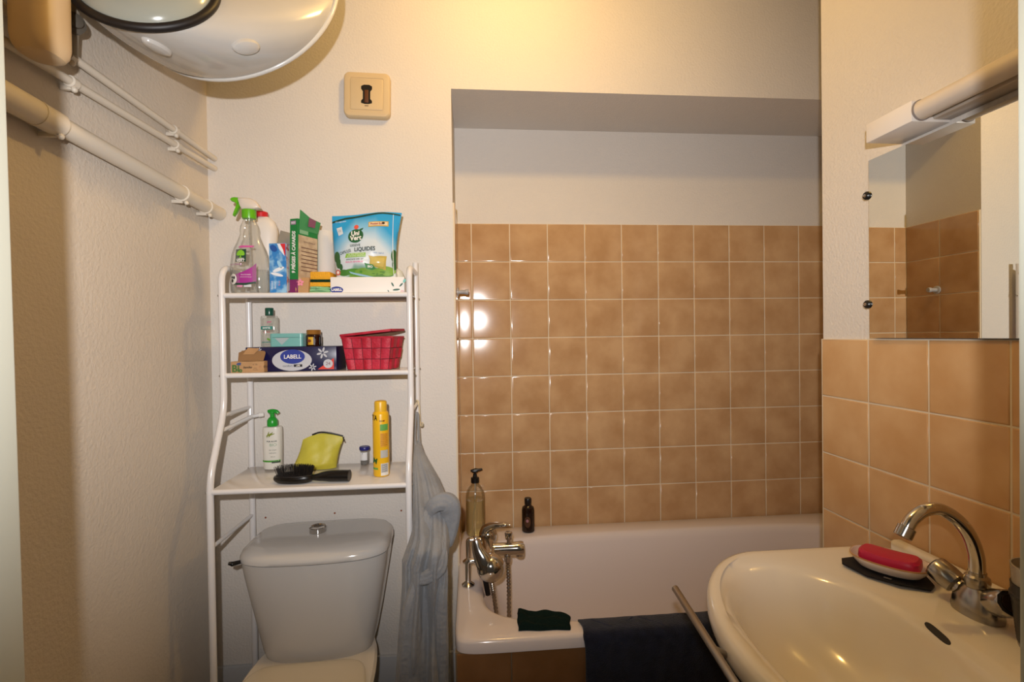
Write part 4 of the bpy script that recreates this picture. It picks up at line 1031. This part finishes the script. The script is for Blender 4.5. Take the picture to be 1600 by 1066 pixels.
tc = nt.nodes.new('ShaderNodeTexCoord'); sx = nt.nodes.new('ShaderNodeSeparateXYZ'); nt.links.new(tc.outputs['Object'], sx.inputs[0])
mr = nt.nodes.new('ShaderNodeMapRange'); mr.inputs[1].default_value = 0; mr.inputs[2].default_value = hgt; nt.links.new(sx.outputs['Z'], mr.inputs[0])
dx = nt.nodes.new('ShaderNodeMath'); dx.operation = 'ABSOLUTE'; nt.links.new(sx.outputs['X'], dx.inputs[0])
d2 = nt.nodes.new('ShaderNodeMapRange'); d2.inputs[1].default_value = .03; d2.inputs[2].default_value = .098; d2.inputs[3].default_value = 0; d2.inputs[4].default_value = .42; nt.links.new(dx.outputs[0], d2.inputs[0])
ns = nt.nodes.new('ShaderNodeTexNoise'); ns.inputs['Scale'].default_value = 18; nt.links.new(tc.outputs['Object'], ns.inputs['Vector'])
nm = nt.nodes.new('ShaderNodeMath'); nm.operation = 'MULTIPLY_ADD'; nm.inputs[1].default_value = .14; nm.inputs[2].default_value = -.07; nt.links.new(ns.outputs['Fac'], nm.inputs[0])
ad = nt.nodes.new('ShaderNodeMath'); nt.links.new(mr.outputs[0], ad.inputs[0]); nt.links.new(nm.outputs[0], ad.inputs[1])
a2 = nt.nodes.new('ShaderNodeMath'); nt.links.new(ad.outputs[0], a2.inputs[0]); nt.links.new(d2.outputs[0], a2.inputs[1])
rp = nt.nodes.new('ShaderNodeValToRGB'); cr = rp.color_ramp
stops = ((0, '#5f8a2a'), (.10, '#6d9a33'), (.15, '#8fb0a8'), (.20, '#cfd6d8'), (.55, '#c9d4da'), (.75, '#7fb8d8'), (.93, '#2e9bd0'))
while len(cr.elements) > 1: cr.elements.remove(cr.elements[-1])
cr.elements[0].position = 0; cr.elements[0].color = (*lin(stops[0][1]), 1)
for pos, c in stops[1:]:
    e = cr.elements.new(pos); e.color = (*lin(c), 1)
nt.links.new(a2.outputs[0], rp.inputs[0]); nt.links.new(rp.outputs[0], bs.inputs['Base Color'])
finish('pouch_body', bm, pm, t, angle=80)
def pm_map(off):
    def f(x, h):   # x in px from 573, h in px above 432
        v = max(0, min(1, h/101)); xl = -45+(-50.5+45)*v-1.5*sin(v*PI); xr = 45+9*v**1.3-3.0*sin(v*PI)
        u = max(-1, min(1, 2*(x-xl)/(xr-xl)-1)); q = pouch_pt(u, v, -1); return Vector((q.x, q.y-off, q.z))
    return f
m1, m2, m3 = pm_map(.0012), pm_map(.0018), pm_map(.0024)
dk = ink('ink_dark', '#22362f'); gdk = ink('logo_green', '#1f5a34')
band = [(-50, 91.5), (-30, 97), (0, 99), (25, 100.5), (52, 98), (52, 96), (25, 98), (0, 96.2), (-30, 93.8), (-50, 88.5)]
for i in range(4):
    decal('top_band', [band[i], band[i+1], band[8-i], band[9-i]], m1, ink('band_green', '#173f2c'), t, 2)
decal('logo_disc', oval(-13, 64.5, 11.5, 11), m1, gdk, t, 5); decal('logo_leaf', [(-8, 75), (-2, 77), (-3.5, 73.5), (-7, 72.5)], m1, gdk, t, 2)
decal('logo_dot', oval(-12.5, 79, 3.4, 3.6, 16), m2, ink('logo_red', '#d8553f'), t, 2)
words('Uni', 10, m2, wht, t, -13.8, 68.5, sx=.88, bold=.35); words('Vert', 10.5, m2, wht, t, -12.8, 61, sx=.88, bold=.35)
words('LESSIVE', 5.2, m1, dk, t, -13.5, 49.5, sx=.9, bold=.12); words('LIQUIDES', 8.6, m1, dk, t, .5, 42.8, sx=.85, bold=.25); words('CAPSULES', 6.4, m1, dk, t, -28.5, 40, rot=.22, sx=.62, bold=.12)
decal('green_strip', [(-27, 37.5), (2, 37.5), (2, 31), (-29, 31)], m1, ink('strip_green', '#86b63c'), t, 3); words('ULTRA EFFICACES', 3, m2, wht, t, -12, 35.6); words("D'ORIGINE VEGETALE", 2.8, m2, wht, t, -12, 32.8)
words('EFFICACE DES 20°', 3, m1, dk, t, -14, 27.8, sx=1.1, bold=.05); words('PEAUX SENSIBLES', 3.4, m1, ink('ink_pink', '#d2608c'), t, -15, 23.8, bold=.08)
cap = ink('capsule_olive', '#b9a24c', .3)
decal('capsule_picture', [(6, 33), (13, 31), (22, 32), (32, 32), (31, 24), (30, 11), (20, 14), (7, 18), (8, 26)], m1, cap, t, 4); decal('capsule_picture', [(9, 30), (20, 29), (29, 29.5), (28, 20), (27, 15), (18, 17), (10, 20)], m2, ink('capsule_light', '#c9b361', .25), t, 3)
words('100% végétal', 3, m1, ink('ink_blue', '#3b6aa0'), t, 20, 36.5)
decal('leaf_picture', [(0, 22), (4, 20.5), (12, 19), (16, 13), (10, 11), (2, 13)], m2, ink('leaf_green', '#2f7a3a'), t, 3); words('BIO', 4.5, m3, wht, t, 8, 16, rot=-.1, bold=.1)
for (x, h, rx, ry, c) in ((-18, 9, 14, 5, '#4d8a2c'), (6, 9, 22, 6, '#6f9a38'), (30, 10, 14, 7, '#7aa23c'), (-32, 8, 9, 5, '#3f7a30'), (25, 5, 16, 4.5, '#4a7a2c')):
    decal('meadow_picture', oval(x, h, rx, ry, 22), m1, ink('meadow'+c[1:], c), t, 3)
decal('stream_picture', [(-24, 10), (-18, 8), (-6, 5.5), (6, 2.5), (14, 1), (2, 1), (-10, 3.2), (-22, 7)], m2, ink('stream_blue', '#8fb8cc'), t, 2)
for (x, h, rx, ry) in ((-42, 33, 5, 9), (-40, 24, 4, 9), (-36, 17, 3, 5), (42, 33, 4.2, 10), (42.5, 20, 3.5, 8)): decal('tree_picture', oval(x, h, rx, ry, 18), m1, ink('tree_green', '#2f5f34'), t, 3)
decal('badge', oval(-41.5, 9, 4.2, 4.6, 16), m2, ink('badge_red', '#c96a5e'), t, 2); decal('badge', oval(-41.5, 9, 2.2, 2.4, 12), m3, wht, t, 1)
decal('sticker', rect(5, 34.5, 77.5, 85.5), m1, ink('sticker_yellow', '#c9a23c'), t, 3); decal('sticker', rect(6.3, 33.2, 79, 84.2), m2, ink('sticker_cream', '#d8c6a8'), t, 3); words('Produit Eco', 4.4, m3, ink('sticker_red', '#a03428'), t, 17, 81.8, sx=.85, bold=.15)
decal('sticker', oval(27, 82.5, 2.3, 1.9, 14), m3, ink('black_ink', '#1b1b1d'), t, 1)
decal('info_tag', [(-43, 80), (-35, 82), (-32, 70), (-39, 67)], m1, ink('tag_grey', '#cfd5da'), t, 2); words('25', 5.5, m2, ink('ink_mid', '#8a949c'), t, -37.5, 75, rot=-.15)
words('12 capsules', 3.6, m1, wht, t, -37, 90.5, rot=.08)
decal('seal_line', [(40.6, 3), (41.4, 3), (40.6, 50), (41.8, 97), (41, 97), (39.9, 50)], m2, ink('seal_white', '#dfe3e4', .3), t, 2)

# small white bottle neck peeping behind the pouch
p = PY(621, 430, 1.52)
t = thing('hidden_jar', 'pale translucent jar half hidden behind the pouch by the right upright', 'jar', (p.x-.004, 1.533, S1+.001))
bm = NEW(); lathe(bm, [(.001, 0), (.024, 0), (.026, .003), (.026, .055), (.018, .075), (.008, .084), (.001, .085)], 24); finish('jar_body', bm, mat('pale_jar', '#c9cdc8', .3), t)

# ================================================================== SECOND SHELF
navy_p = mat('navy_print', '#12123f', .3)
by = 1.452
q = PY(526, 578, by); p = PY(384, 578, by); bw = q.x-p.x; bh = PY(460, 542, by).z-S2-.001; bxc = (p.x+q.x)/2
t = thing('navy_box', 'dark navy tissue box with a big white and blue oval logo on the second shelf', 'tissue box', (bxc, by, S2+.001))
bm = NEW(); box(bm, -bw/2, bw/2, 0, .105, 0, bh, .0015); finish('box_body', bm, navy_p, t)
mf, mf2, mf3 = front(0, .0005), front(0, .0011), front(0, .0017)
X = lambda px: W(px-455, by); H = lambda py: W(578-py, by)
silver = ink('silver_ink', '#b9bcc4', .35)
decal('logo_ring', oval(X(456), H(561.5), W(29, by), W(16, by), 40), mf, silver, t, 6); decal('logo_oval', oval(X(457), H(556), W(18, by), W(10.8, by), 36), mf2, ink('logo_blue', '#20348f'), t, 5)
words('LABELL', W(8.4, by), mf3, wht, t, X(457), H(556.3), sx=.95, bold=.00025); words('comfort', W(4.4, by), mf2, ink('ink_grey', '#6a6c78'), t, X(449.5), H(570), bold=.0001)
decal('small_panel', rect(X(458.5), X(471), H(571.6), H(567.8)), mf2, ink('dark_ink', '#22222a'), t, 2); words('x90', W(3.6, by), mf3, wht, t, X(465), H(569.8), bold=.0001)
def flower(px, py, r):
    for i in range(6):
        a = PI*i/3+.25; decal('flower_print', oval(X(px)+W(r*.58, by)*cos(a), H(py)+W(r*.58, by)*sin(a), W(r*.42, by), W(r*.17, by), 12, a), mf, silver, t, 1)
flower(501, 551, 9); flower(486, 572.5, 5.8); flower(408.5, 545, 4)
decal('corner_triangle', [(X(493.5), H(576)), (X(517.5), H(576)), (X(517.5), H(559))], mf, ink('orange_red', '#c8372a'), t, 3)
decal('round_badge', oval(X(509), H(567.5), W(7, by), W(6.8, by)), mf2, silver, t, 3); words('24', W(7, by), mf3, ink('badge_ink', '#7a4a50'), t, X(509), H(567.5))
box_top = S2+.001+bh+.0008; by2 = by+.045
# clear gel bottle
p = PY(418.5, 541, by2)
t = thing('gel_bottle', 'small clear gel bottle with dark green cap on the navy box', 'bottle', (p.x, by2+.015, box_top))
yb = by2+.015; hB = W(46.5, yb); rB = W(12.2, yb)
pr = [(.001, 0), (rB*.94, 0), (rB, .003), (rB, hB*.93), (rB*.93, hB*.985), (rB*.5, hB), (.001, hB+.0004)]
finish('bottle_wall', bottle_shape(pr, 36, 3.0, .55), clear_mat('gel_clear', (.93, .94, .92), .08, diff=((.78, .78, .74), .14)), t)
bm = NEW(); lathe(bm, [(.001, hB), (.0115, hB), (.012, hB+.002), (.012, hB+.021), (.011, hB+.023), (.001, hB+.0232)], 26); finish('cap', bm, mat('cap_green', '#0f4a3a', .25), t)
g = curved(lambda h: rB*1.35, lambda h: rB*.55, .0008); teal = ink('teal_ink', '#1f7f74')
decal('label_band', rect(-rB*.85, rB*.55, hB*.55, hB*.655), g, teal, t, 3); words('SANITIZ', .0072, curved(lambda h: rB*1.35, lambda h: rB*.55, .0014), wht, t, -rB*.15, hB*.60, bold=.0002, sx=.85)
words('gel mains', .006, g, ink('red_ink', '#cf2630'), t, -rB*.1, hB*.47, sx=.8); words('pur', .009, g, ink('ink_magenta', '#c2407c'), t, rB*.2, hB*.80, bold=.0002)
decal('leaf_print', [(-.004, hB*.24), (.0, hB*.28), (.008, hB*.235), (.005, hB*.19), (.001, hB*.205)], g, ink('leaf_lime', '#5f9a2a'), t, 2); words('SANS RINCAGE', .0055, g, teal, t, -rB*.1, hB*.14, sx=.8, bold=.0002)
# mint tin
p = PY(450, 541, by2); tw = W(48.5, by2); th = W(19.5, by2)
t = thing('mint_tin', 'small mint green tin with a pale triangle on its front on the navy box', 'tin', (p.x, by2-.015, box_top)); yb = by2-.015
def rrx(hx, hy, c, z, k=6): return [Vector((x, y+hy, z)) for x, y in rrect(hx, hy, c, k)]
tin = mat('mint_metal', '#78b4ae', .3, spec=.5)
bm = NEW(); rings(bm, [rrx(tw/2-.001, .029, .008, 0), rrx(tw/2-.001, .029, .008, th*.70)]); finish('tin_body', bm, tin, t)
bm = NEW(); rings(bm, [rrx(tw/2, .030, .009, th*.68), rrx(tw/2+.0006, .0306, .0095, th*.69), rrx(tw/2, .030, .009, th*.72), rrx(tw/2, .030, .009, th*.93), rrx(tw/2-.002, .028, .008, th), rrx(tw/2-.006, .024, .006, th)]); finish('lid', bm, tin, t)
decal('front_triangle', [(-tw*.33, th*.66), (tw*.10, th*.66), (-tw*.12, th*.12)], front(0, .0009), ink('pale_lilac', '#a9b5b6'), t, 2)
# balm jar
p = PY(490.5, 541, by2); rJ = W(10.8, by2); hJ = W(24.5, by2)
t = thing('balm_jar', 'small amber glass balm jar with a gold lid and yellow label on the navy box', 'jar', (p.x, by2, box_top))
bm = NEW(); pr = [(.001, 0), (rJ*.92, 0), (rJ, .003), (rJ, hJ*.66), (rJ*.85, hJ*.72), (.001, hJ*.725)]; finish('glass', bottle_shape(pr, 36, 2.6), mat('amber_glass', '#2a1006', .1, spec=.6), t)
bm = NEW(); lathe(bm, [(.001, hJ*.72), (rJ*.92, hJ*.72)]+[(rJ*(.93+(.02 if k % 2 else 0)), hJ*(.73+.02*k)) for k in range(12)]+[(rJ*.88, hJ), (.001, hJ)], 36); finish('lid', bm, mat('gold_metal', '#c98f45', .4, .7), t)
g = curved(lambda h: rJ*1.02, lambda h: rJ*1.02, .0008)
decal('label', rect(-rJ*.86, rJ*.25, .004, hJ*.55), g, ink('label_yellow', '#d8a81c'), t, 4); decal('label', rect(rJ*.25, rJ*.62, .004, hJ*.55), g, ink('label_grey', '#8d8f88'), t, 3); decal('label', rect(rJ*.62, rJ*.95, .004, hJ*.55), g, ink('label_teal', '#5f9aa0'), t, 3)
decal('label_print', oval(-rJ*.3, hJ*.32, rJ*.3, hJ*.10, 16), curved(lambda h: rJ*1.02, lambda h: rJ*1.02, .0014), ink('label_brown', '#7a3a18'), t, 2)
words('BAUME', .0042, curved(lambda h: rJ*1.02, lambda h: rJ*1.02, .0014), ink('label_brown', '#7a3a18'), t, -rJ*.3, hJ*.14)
# kraft boxes
kraft = mat('kraft_card', '#a9835a', .75, bump=(80, .15, .002), var=(25, '#b58e63', .35, .65)); kraft_d = mat('kraft_inside', '#8d6b47', .8)
p = PY(360.8, 583.2, 1.418); q = PY(411.5, 582.5, 1.418)
rz = math.radians(4); w1 = (q-p).length; h1 = PY(386, 565, p.y).z-S2-.001
t = thing('kraft_box', 'small brown kraft box with green lettering, opened, in front of the navy box', 'box', (p.x, p.y, S2+.001), rz)
bm = NEW(); box(bm, 0, w1, 0, .030, 0, h1, .0006, 1); finish('box_body', bm, kraft, t)
mf, mf2 = front(0, .0005), front(0, .001)
words('Bi', h1*.85, mf, ink('ink_leaf', '#3f6b2f'), t, w1*.03, h1*.36, align='LEFT', bold=.0009, sx=.95); words('o', h1*.5, mf, ink('ink_leaf', '#3f6b2f'), t, w1*.29, h1*.22, bold=.0009)
decal('blue_print', [(w1*.16, h1*.70), (w1*.30, h1*.66), (w1*.31, h1*.92), (w1*.20, h1*.88)], mf, ink('ink_denim', '#3b4f80'), t, 2)
words('bandes', h1*.26, mf, ink('ink_umber', '#33261b'), t, w1*.50, h1*.48, shear=.3, bold=.0002); words('x 16', h1*.22, mf, ink('ink_umber2', '#5a4633'), t, w1*.73, h1*.72); words('cires', h1*.15, mf, ink('ink_umber2', '#5a4633'), t, w1*.73, h1*.40); words('froides', h1*.15, mf, ink('ink_umber2', '#5a4633'), t, w1*.74, h1*.24); words('20', h1*.2, mf, ink('ink_rust', '#a8694a'), t, w1*.88, h1*.5)
words('100% coton', h1*.30, lambda x, h: Vector((w1+.0006, x, h)), ink('ink_umber2', '#5a4633'), t, .015, h1*.5)
# raised lid flap with a tucked tongue
bm = NEW(); f0 = [Vector((w1*.19, .006, h1+.001)), Vector((w1*.96, .006, h1+.001)), Vector((w1*.96, .024, h1+.022)), Vector((w1*.90, .030, h1+.030)), Vector((w1*.34, .030, h1+.032)), Vector((w1*.13, .026, h1+.024))]
rings(bm, [f0, [v+Vector((0, .0012, .0008)) for v in f0]]); o = finish('lid_flap', bm, kraft_d, t, smooth=False); o['label'] = 'raised darker inside of the lid'
bm = NEW(); f0 = [Vector((w1*.30, .019, h1+.019)), Vector((w1*.62, .019, h1+.019)), Vector((w1*.75, .028, h1+.034)), Vector((w1*.40, .028, h1+.036))]
rings(bm, [f0, [v+Vector((0, .001, .002)) for v in f0]]); k = finish('tongue', bm, kraft, t, smooth=False)
bm = NEW(); box(bm, w1*.20, w1*.70, .030, .033, h1+.001, h1+.03); finish('back_panel', bm, kraft_d, t)
# red woven basket
def basket():
    yb = 1.43; wb = W(79, yb); wt = W(95, yb); hb = W(50, yb)
    xc = PY(583, 578, yb+.03).x
    t = thing('basket', 'red woven basket with a loosely tilted lid on the second shelf', 'basket', (xc-.004, yb+.060, S2+.0015), math.radians(-11))
    redm = mat('red_weave', '#ad142d', .55, bump=(160, .5, .003), var=(30, '#bd2740', .4, .65))
    hx0, hx1, hy0, hy1 = .0620, .0760, .043, .052
    bm = NEW()
    def strip(ax, s, u0, u1, v0, v1, out):
        def P(u, v, o):
            hx = hx0+(hx1-hx0)*v; hy = hy0+(hy1-hy0)*v; z = v*hb
            return Vector((u*hx, s*(hy+o), z)) if ax == 'y' else Vector((s*(hx+o), u*hy, z))
        o0 = .0006; N = 4; g = [[bm.verts.new(P(u0+(u1-u0)*i/N, v0+(v1-v0)*j/2, o0+out*sin(PI*min(max(i/N if ax2 == 'h' else j/2, .0), 1)))) for i in range(N+1)] for j in range(3) for ax2 in (out_dir,)]
        for j in range(2):
            for i in range(N): bm.faces.new((g[j][i], g[j][i+1], g[j+1][i+1], g[j+1][i]))
    # woven skin: each cell bulges over or under
    nrow = 3
    for ax, ncol in (('y', 5), ('x', 4)):
        for s in (-1, 1):
            for c in range(ncol):
                for r in range(nrow):
                    out_dir = 'h'; over = (c+r) % 2 == 0
                    strip(ax, s, -1+2*c/ncol+.012, -1+2*(c+1)/ncol-.012, r/nrow+.010, (r+1)/nrow-.010, .0052 if over else .0006)
    finish('woven_side', bm, redm, t, angle=40)
    bm = NEW(); rs = []
    for v in (0, 1): rs.append([Vector((x, y, .0005+v*hb*.985)) for x, y in ((-(hx0+(hx1-hx0)*v), -(hy0+(hy1-hy0)*v)), ((hx0+(hx1-hx0)*v), -(hy0+(hy1-hy0)*v)), ((hx0+(hx1-hx0)*v), (hy0+(hy1-hy0)*v)), (-(hx0+(hx1-hx0)*v), (hy0+(hy1-hy0)*v)))])
    rings(bm, rs, True, False); finish('lining', bm, mat('basket_inside', '#5f1020', .8), t, smooth=False)
    bm = NEW(); rp = [Vector((x, y, hb)) for x, y in ((-hx1, -hy1), (hx1, -hy1), (hx1, hy1), (-hx1, hy1))]
    for i in range(4): tube(bm, [rp[i], rp[(i+1) % 4]], .0032, 8)
    finish('rim', bm, redm, t)
    bm = NEW(); lx, lyy = hx1+.004, hy1+.004
    for i in range(6):
        for j in range(4):
            o = .0012 if (i+j) % 2 else 0
            box(bm, -lx+2*lx*i/6+.0006, -lx+2*lx*(i+1)/6-.0006, -lyy+2*lyy*j/4+.0006, -lyy+2*lyy*(j+1)/4-.0006, .0005, .0062+o, .0008, 1)
    box(bm, -lx, lx, -lyy, -lyy+.005, 0, .0075, .002); box(bm, -lx, lx, lyy-.005, lyy, 0, .0075, .002); box(bm, -lx, -lx+.005, -lyy, lyy, 0, .0075, .002); box(bm, lx-.005, lx, -lyy, lyy, 0, .0075, .002)
    l = finish('lid', bm, redm, t, (0, 0, hb+.0105)); l.rotation_euler = (math.radians(1), math.radians(-5.2), math.radians(-1.5))
basket()

# ================================================================== THIRD SHELF
ZZ = S3+.0012
# white pump bottle
p = px_at(424.5, 733, ZZ); yb = p.y; rB = W(13.6, yb); hB = W(64, yb)
t = thing('lotion_bottle', 'white lotion bottle with a bright green pump on the lowest shelf', 'bottle', (p.x, yb+.012, ZZ))
pr = [(.001, 0), (rB*.9, 0), (rB*.96, .004), (rB, hB*.5), (rB, hB*.93), (rB*.95, hB*.985), (rB*.55, hB), (.001, hB+.0003)]
finish('bottle_wall', bottle_shape(pr, 36, 2.6, .72), mat('milky_plastic', '#dcdad2', .3), t)
bm = NEW(); lathe(bm, [(.001, hB), (rB*.52, hB), (rB*.56, hB+.003), (rB*.54, hB+.018), (rB*.36, hB+.026), (rB*.24, hB+.028), (rB*.24, hB+.040), (rB*.40, hB+.0415), (rB*.40, hB+.046), (.001, hB+.047)], 26)
tube(bm, smooth_path([(-.012, 0, hB+.0445), (.0, 0, hB+.0465), (.012, 0, hB+.044), (.017, 0, hB+.038)], 4), .0055, 10); finish('pump_head', bm, mat('pump_green', '#1f9a2f', .3), t)
af = prof_fn(pr); g = curved(lambda h: rB*1.05, lambda h: rB*.74, .0009); g2 = curved(lambda h: rB*1.05, lambda h: rB*.74, .0015)
decal('green_stripe', rect(-rB*.95, rB*.95, hB*.175, hB*.215), g, ink('ink_green', '#4a9a30'), t, 3); decal('dark_stripe', rect(rB*.15, rB*.95, hB*.15, hB*.19), g2, ink('ink_olive', '#3c4a3a'), t, 2)
for a, x in ((.5, -.003), (.9, .002), (1.2, -.006), (.3, .004)): decal('plant_print', oval(x, hB*.82, .0105, .0016, 12, a), g, ink('ink_leaf2', '#7d8a2c'), t, 2)
words('PUR ALOE', .0062, g, ink('ink_slate', '#4c5550'), t, rB*.15, hB*.66, bold=.0002); words('BIO', .0125, g, ink('ink_sage', '#8fa98f'), t, rB*.3, hB*.575); words('lait corps', .0055, g, ink('ink_slate', '#4c5550'), t, rB*.25, hB*.46); words('hydratant', .005, g, ink('ink_slate', '#4c5550'), t, rB*.25, hB*.39); words('250 ml', .0045, g, ink('ink_slate', '#4c5550'), t, rB*.25, hB*.30)
# yellow pouch
p = px_at(491, 734.5, ZZ); yb = p.y+.02
t = thing('toilet_bag', 'mustard yellow zipped wash bag standing behind the hairbrush', 'bag', (p.x, yb, ZZ))
k = yb/FPX
def bag_pt(u, v, s):
    xl = -36+17*v+2*sin(v*PI); xr = 30+11.5*v-2*sin(v*PI)
    top = (53-4.5*(u-.15)**2*(1 if u > .15 else 1.5)-3.5*(u+.2 if u > -.2 else 0))*k
    x = (xl+(xr-xl)*(u+1)/2)*k
    b_ = .030*(1-v**1.6)*(1-u**4)**.7*(.55+.45*min(1, v*6))+.004*(1-u*u)
    cr = .0035*sin(u*6+v*7)*(1-u*u)+.0030*sin(v*15-u*5+1)*(1-v)*(1-u**2)+.004*math.exp(-((u-.55+.5*v)/.16)**2)*(1-v)
    return Vector((x, s*(b_+.5*cr)-.0, v*top))
bm = NEW(); G = {}; nu, nv = 44, 34
for s in (-1, 1):
    for i in range(nu+1):
        for j in range(nv+1):
            if s == 1 and i in (0, nu): G[(s, i, j)] = G[(-1, i, j)]; continue
            G[(s, i, j)] = bm.verts.new(bag_pt(-1+2*i/nu, j/nv, s))
    for i in range(nu):
        for j in range(nv): bm.faces.new((G[(s, i, j)], G[(s, i+1, j)], G[(s, i+1, j+1)], G[(s, i, j+1)]))
finish('bag_body', bm, mat('yellow_leatherette', '#cac044', .5, bump=(120, .25, .002), var=(15, '#bfb53a', .4, .65)), t, angle=80)
bm = NEW(); tube(bm, [bag_pt(-.55+1.5*i/20, 1, -1)+Vector((0, .003, .0022+.0025*max(0, 1-((i-8)/7)**2))) for i in range(21)], .0026, 8); finish('zip', bm, mat('zip_black', '#16151a', .5), t)
bm = NEW(); tube(bm, [bag_pt(.96, 1, -1), bag_pt(.98, 1, -1)+Vector((.003, -.004, -.012))], .0018, 6); finish('zip_end', bm, mat('zip_black', '#16151a', .5), t)
# hairbrush
p = px_at(432, 746, ZZ); q = px_at(540, 748, ZZ)
def hairbrush():
    o = Vector((PY(460, 738, 1.375).x, 1.375, ZZ)); kx = 1.375/FPX
    t = thing('hairbrush', 'black paddle hairbrush lying bristles up at the front of the lowest shelf', 'hairbrush', o, math.radians(-5))
    bm = NEW(); rx, ry = 31*kx, .030
    rings(bm, [[Vector((x, y, z)) for x, y in ell(rx*s, ry*s, 40, (0, 0), 2.2)] for s, z in ((.55, .0005), (.85, .002), (.98, .008), (1, .013), (.96, .018), (.90, .019))]); finish('head', bm, mat('brush_black', '#0f0d0d', .3), t)
    bm = NEW(); rings(bm, [[Vector((x, y, z)) for x, y in ell(rx*s, ry*s, 36, (0, 0), 2.2)] for s, z in ((.90, .018), (.86, .021), (.65, .0245), (.3, .026), (.05, .0262))]); finish('cushion', bm, mat('brush_cushion', '#171314', .55), t)
    bm = NEW(); br = []
    for i in range(-12, 13):
        for j in range(-6, 7):
            x, y = (i+.5*(j % 2))/12.5*.83*rx, j/6.5*.80*ry
            if (x/(rx*.84))**2+(y/(ry*.84))**2 > 1: continue
            z0 = .0245-.004*((x/rx)**2+(y/ry)**2); L = .022+random.uniform(-.001, .001)
            tx, ty = x*.16+random.uniform(-.001, .001), y*.16+random.uniform(-.001, .001)
            tube(bm, [(x, y, z0), (x+tx, y+ty, z0+L)], [.0011, .0008], 4)
    s = finish('bristles', bm, mat('bristle_black', '#1a1512', .5), t); s['kind'] = 'stuff'
    bm = NEW(); P = smooth_path([(rx*.86, 0, .012), (rx*1.10, 0, .013), (rx*1.5, 0, .0155), (rx*2.1, 0, .016), (rx*2.62, 0, .016), (rx*2.70, 0, .016)], 5)
    rs = []
    for i, c in enumerate(P):
        s_ = i/(len(P)-1); hw = .0105+.0065*min(1, max(0, (s_-.12)/.35)); hh = .008+.0075*min(1, max(0, (s_-.1)/.4))
        if s_ > .95: hw *= .85; hh *= .85
        rs.append([c+Vector((0, hw*cos(a), hh*sin(a))) for a in [2*PI*j/20 for j in range(20)]])
    rings(bm, rs); finish('handle', bm, mat('brush_black', '#0f0d0d', .3), t)
hairbrush()
# small jar with blue lid
p = px_at(569, 726.5, ZZ); r = W(6.4, p.y); h = W(22, p.y)
t = thing('pill_jar', 'tiny clear jar with a navy blue lid beside the yellow spray can', 'jar', (p.x, p.y+.01, ZZ))
bm = NEW(); lathe(bm, [(.001, 0), (r*.9, 0), (r, .002), (r, h*.98), (r*.9, h), (.001, h)], 26); finish('jar_wall', bm, clear_mat('jar_clear', (.88, .9, .9), .10, diff=((.8, .8, .8), .10)), t)
bm = NEW(); lathe(bm, [(.001, .001), (r*.88, .001), (r*.9, h*.2), (.001, h*.2)], 22); finish('contents', bm, mat('jar_contents', '#5a5550', .4), t)
bm = NEW(); lathe(bm, [(.001, h), (r*1.18, h), (r*1.24, h+.0015), (r*1.24, h+.0085), (r*1.1, h+.011), (.001, h+.0112)], 28); finish('lid', bm, mat('lid_navy', '#1d2170', .35), t)
g = curved(lambda z: r*1.02, lambda z: r*1.02, .0008); decal('label', rect(-r*.85, r*.75, h*.32, h*.86), g, ink('label_white', '#d6d8da'), t, 3); words('i', .008, curved(lambda z: r*1.02, lambda z: r*1.02, .0014), ink('ink_navy', '#2a3080'), t, -r*.3, h*.8, bold=.0002)
# yellow aerosol can
p = px_at(594.5, 745, ZZ); yb = p.y+.018; r = W(12.2, yb); h0 = W(96, yb); hall = PY(594, 626, yb).z-ZZ
t = thing('spray_can', 'tall yellow aerosol can with a yellow cap on the lowest shelf', 'spray can', (p.x, yb, ZZ))
pr = [(.001, 0), (r*.94, 0), (r, .004), (r, h0*.97), (r*.94, h0), (r*.80, h0+.004), (.001, h0+.0045)]
yc_ = mat('can_yellow', '#e3b11c', .3)
bm = NEW(); lathe(bm, pr, 40); finish('can_body', bm, yc_, t)
bm = NEW(); lathe(bm, [(.001, h0+.002), (r*.77, h0+.002), (r*.77, hall-.006), (r*.70, hall-.0015), (r*.45, hall), (.001, hall+.0005)], 36); finish('cap', bm, mat('cap_yellow', '#dcae26', .35), t)
g = curved(lambda z: r, lambda z: r, .0008); g2 = curved(lambda z: r, lambda z: r, .0014)
decal('side_panel', rect(r*.08, r*.93, h0*.83, h0*.73), g, ink('panel_green', '#5f9f4a'), t, 3); decal('side_panel', rect(r*.10, r*.93, h0*.69, h0*.47), g, ink('panel_orange', '#d59a2a'), t, 3)
for i in range(7): decal('print_line', rect(r*.14, r*.88, h0*(.675-.028*i), h0*(.668-.028*i)), g2, ink('ink_amber', '#a86a18'), t, 2)
decal('side_panel', rect(r*.10, r*.90, h0*.42, h0*.30), g, ink('panel_grey', '#b3b2ac'), t, 3); decal('side_panel', rect(r*.12, r*.93, h0*.21, h0*.02), g, ink('code_white', '#dcdad4'), t, 3)
for i in range(9): decal('bar_line', rect(r*.18, r*.86, h0*(.20-.015*i), h0*(.193-.015*i)), g2, ink('ink_grey2', '#4a4a4a'), t, 2)
words('TA', .021, g, ink('ink_black', '#15120c'), t, -r*.62, h0*.93, sx=.6, bold=.0006); words('M', .022, g, ink('ink_green3', '#1f5a2a'), t, -r*.62, h0*.25, rot=-.2, bold=.0006, sx=.8)
decal('green_bar', rect(-r*.9, -r*.25, h0*.145, h0*.115), g, ink('panel_green', '#5f9f4a'), t, 2); decal('red_mark', [(r*.45, h0*.895), (r*.65, h0*.895), (r*.55, h0*.865)], g, ink('mark_red', '#9a2a1a'), t, 2); words('love', .008, g, ink('ink_black', '#15120c'), t, r*.30, h0*.885, bold=.0001)
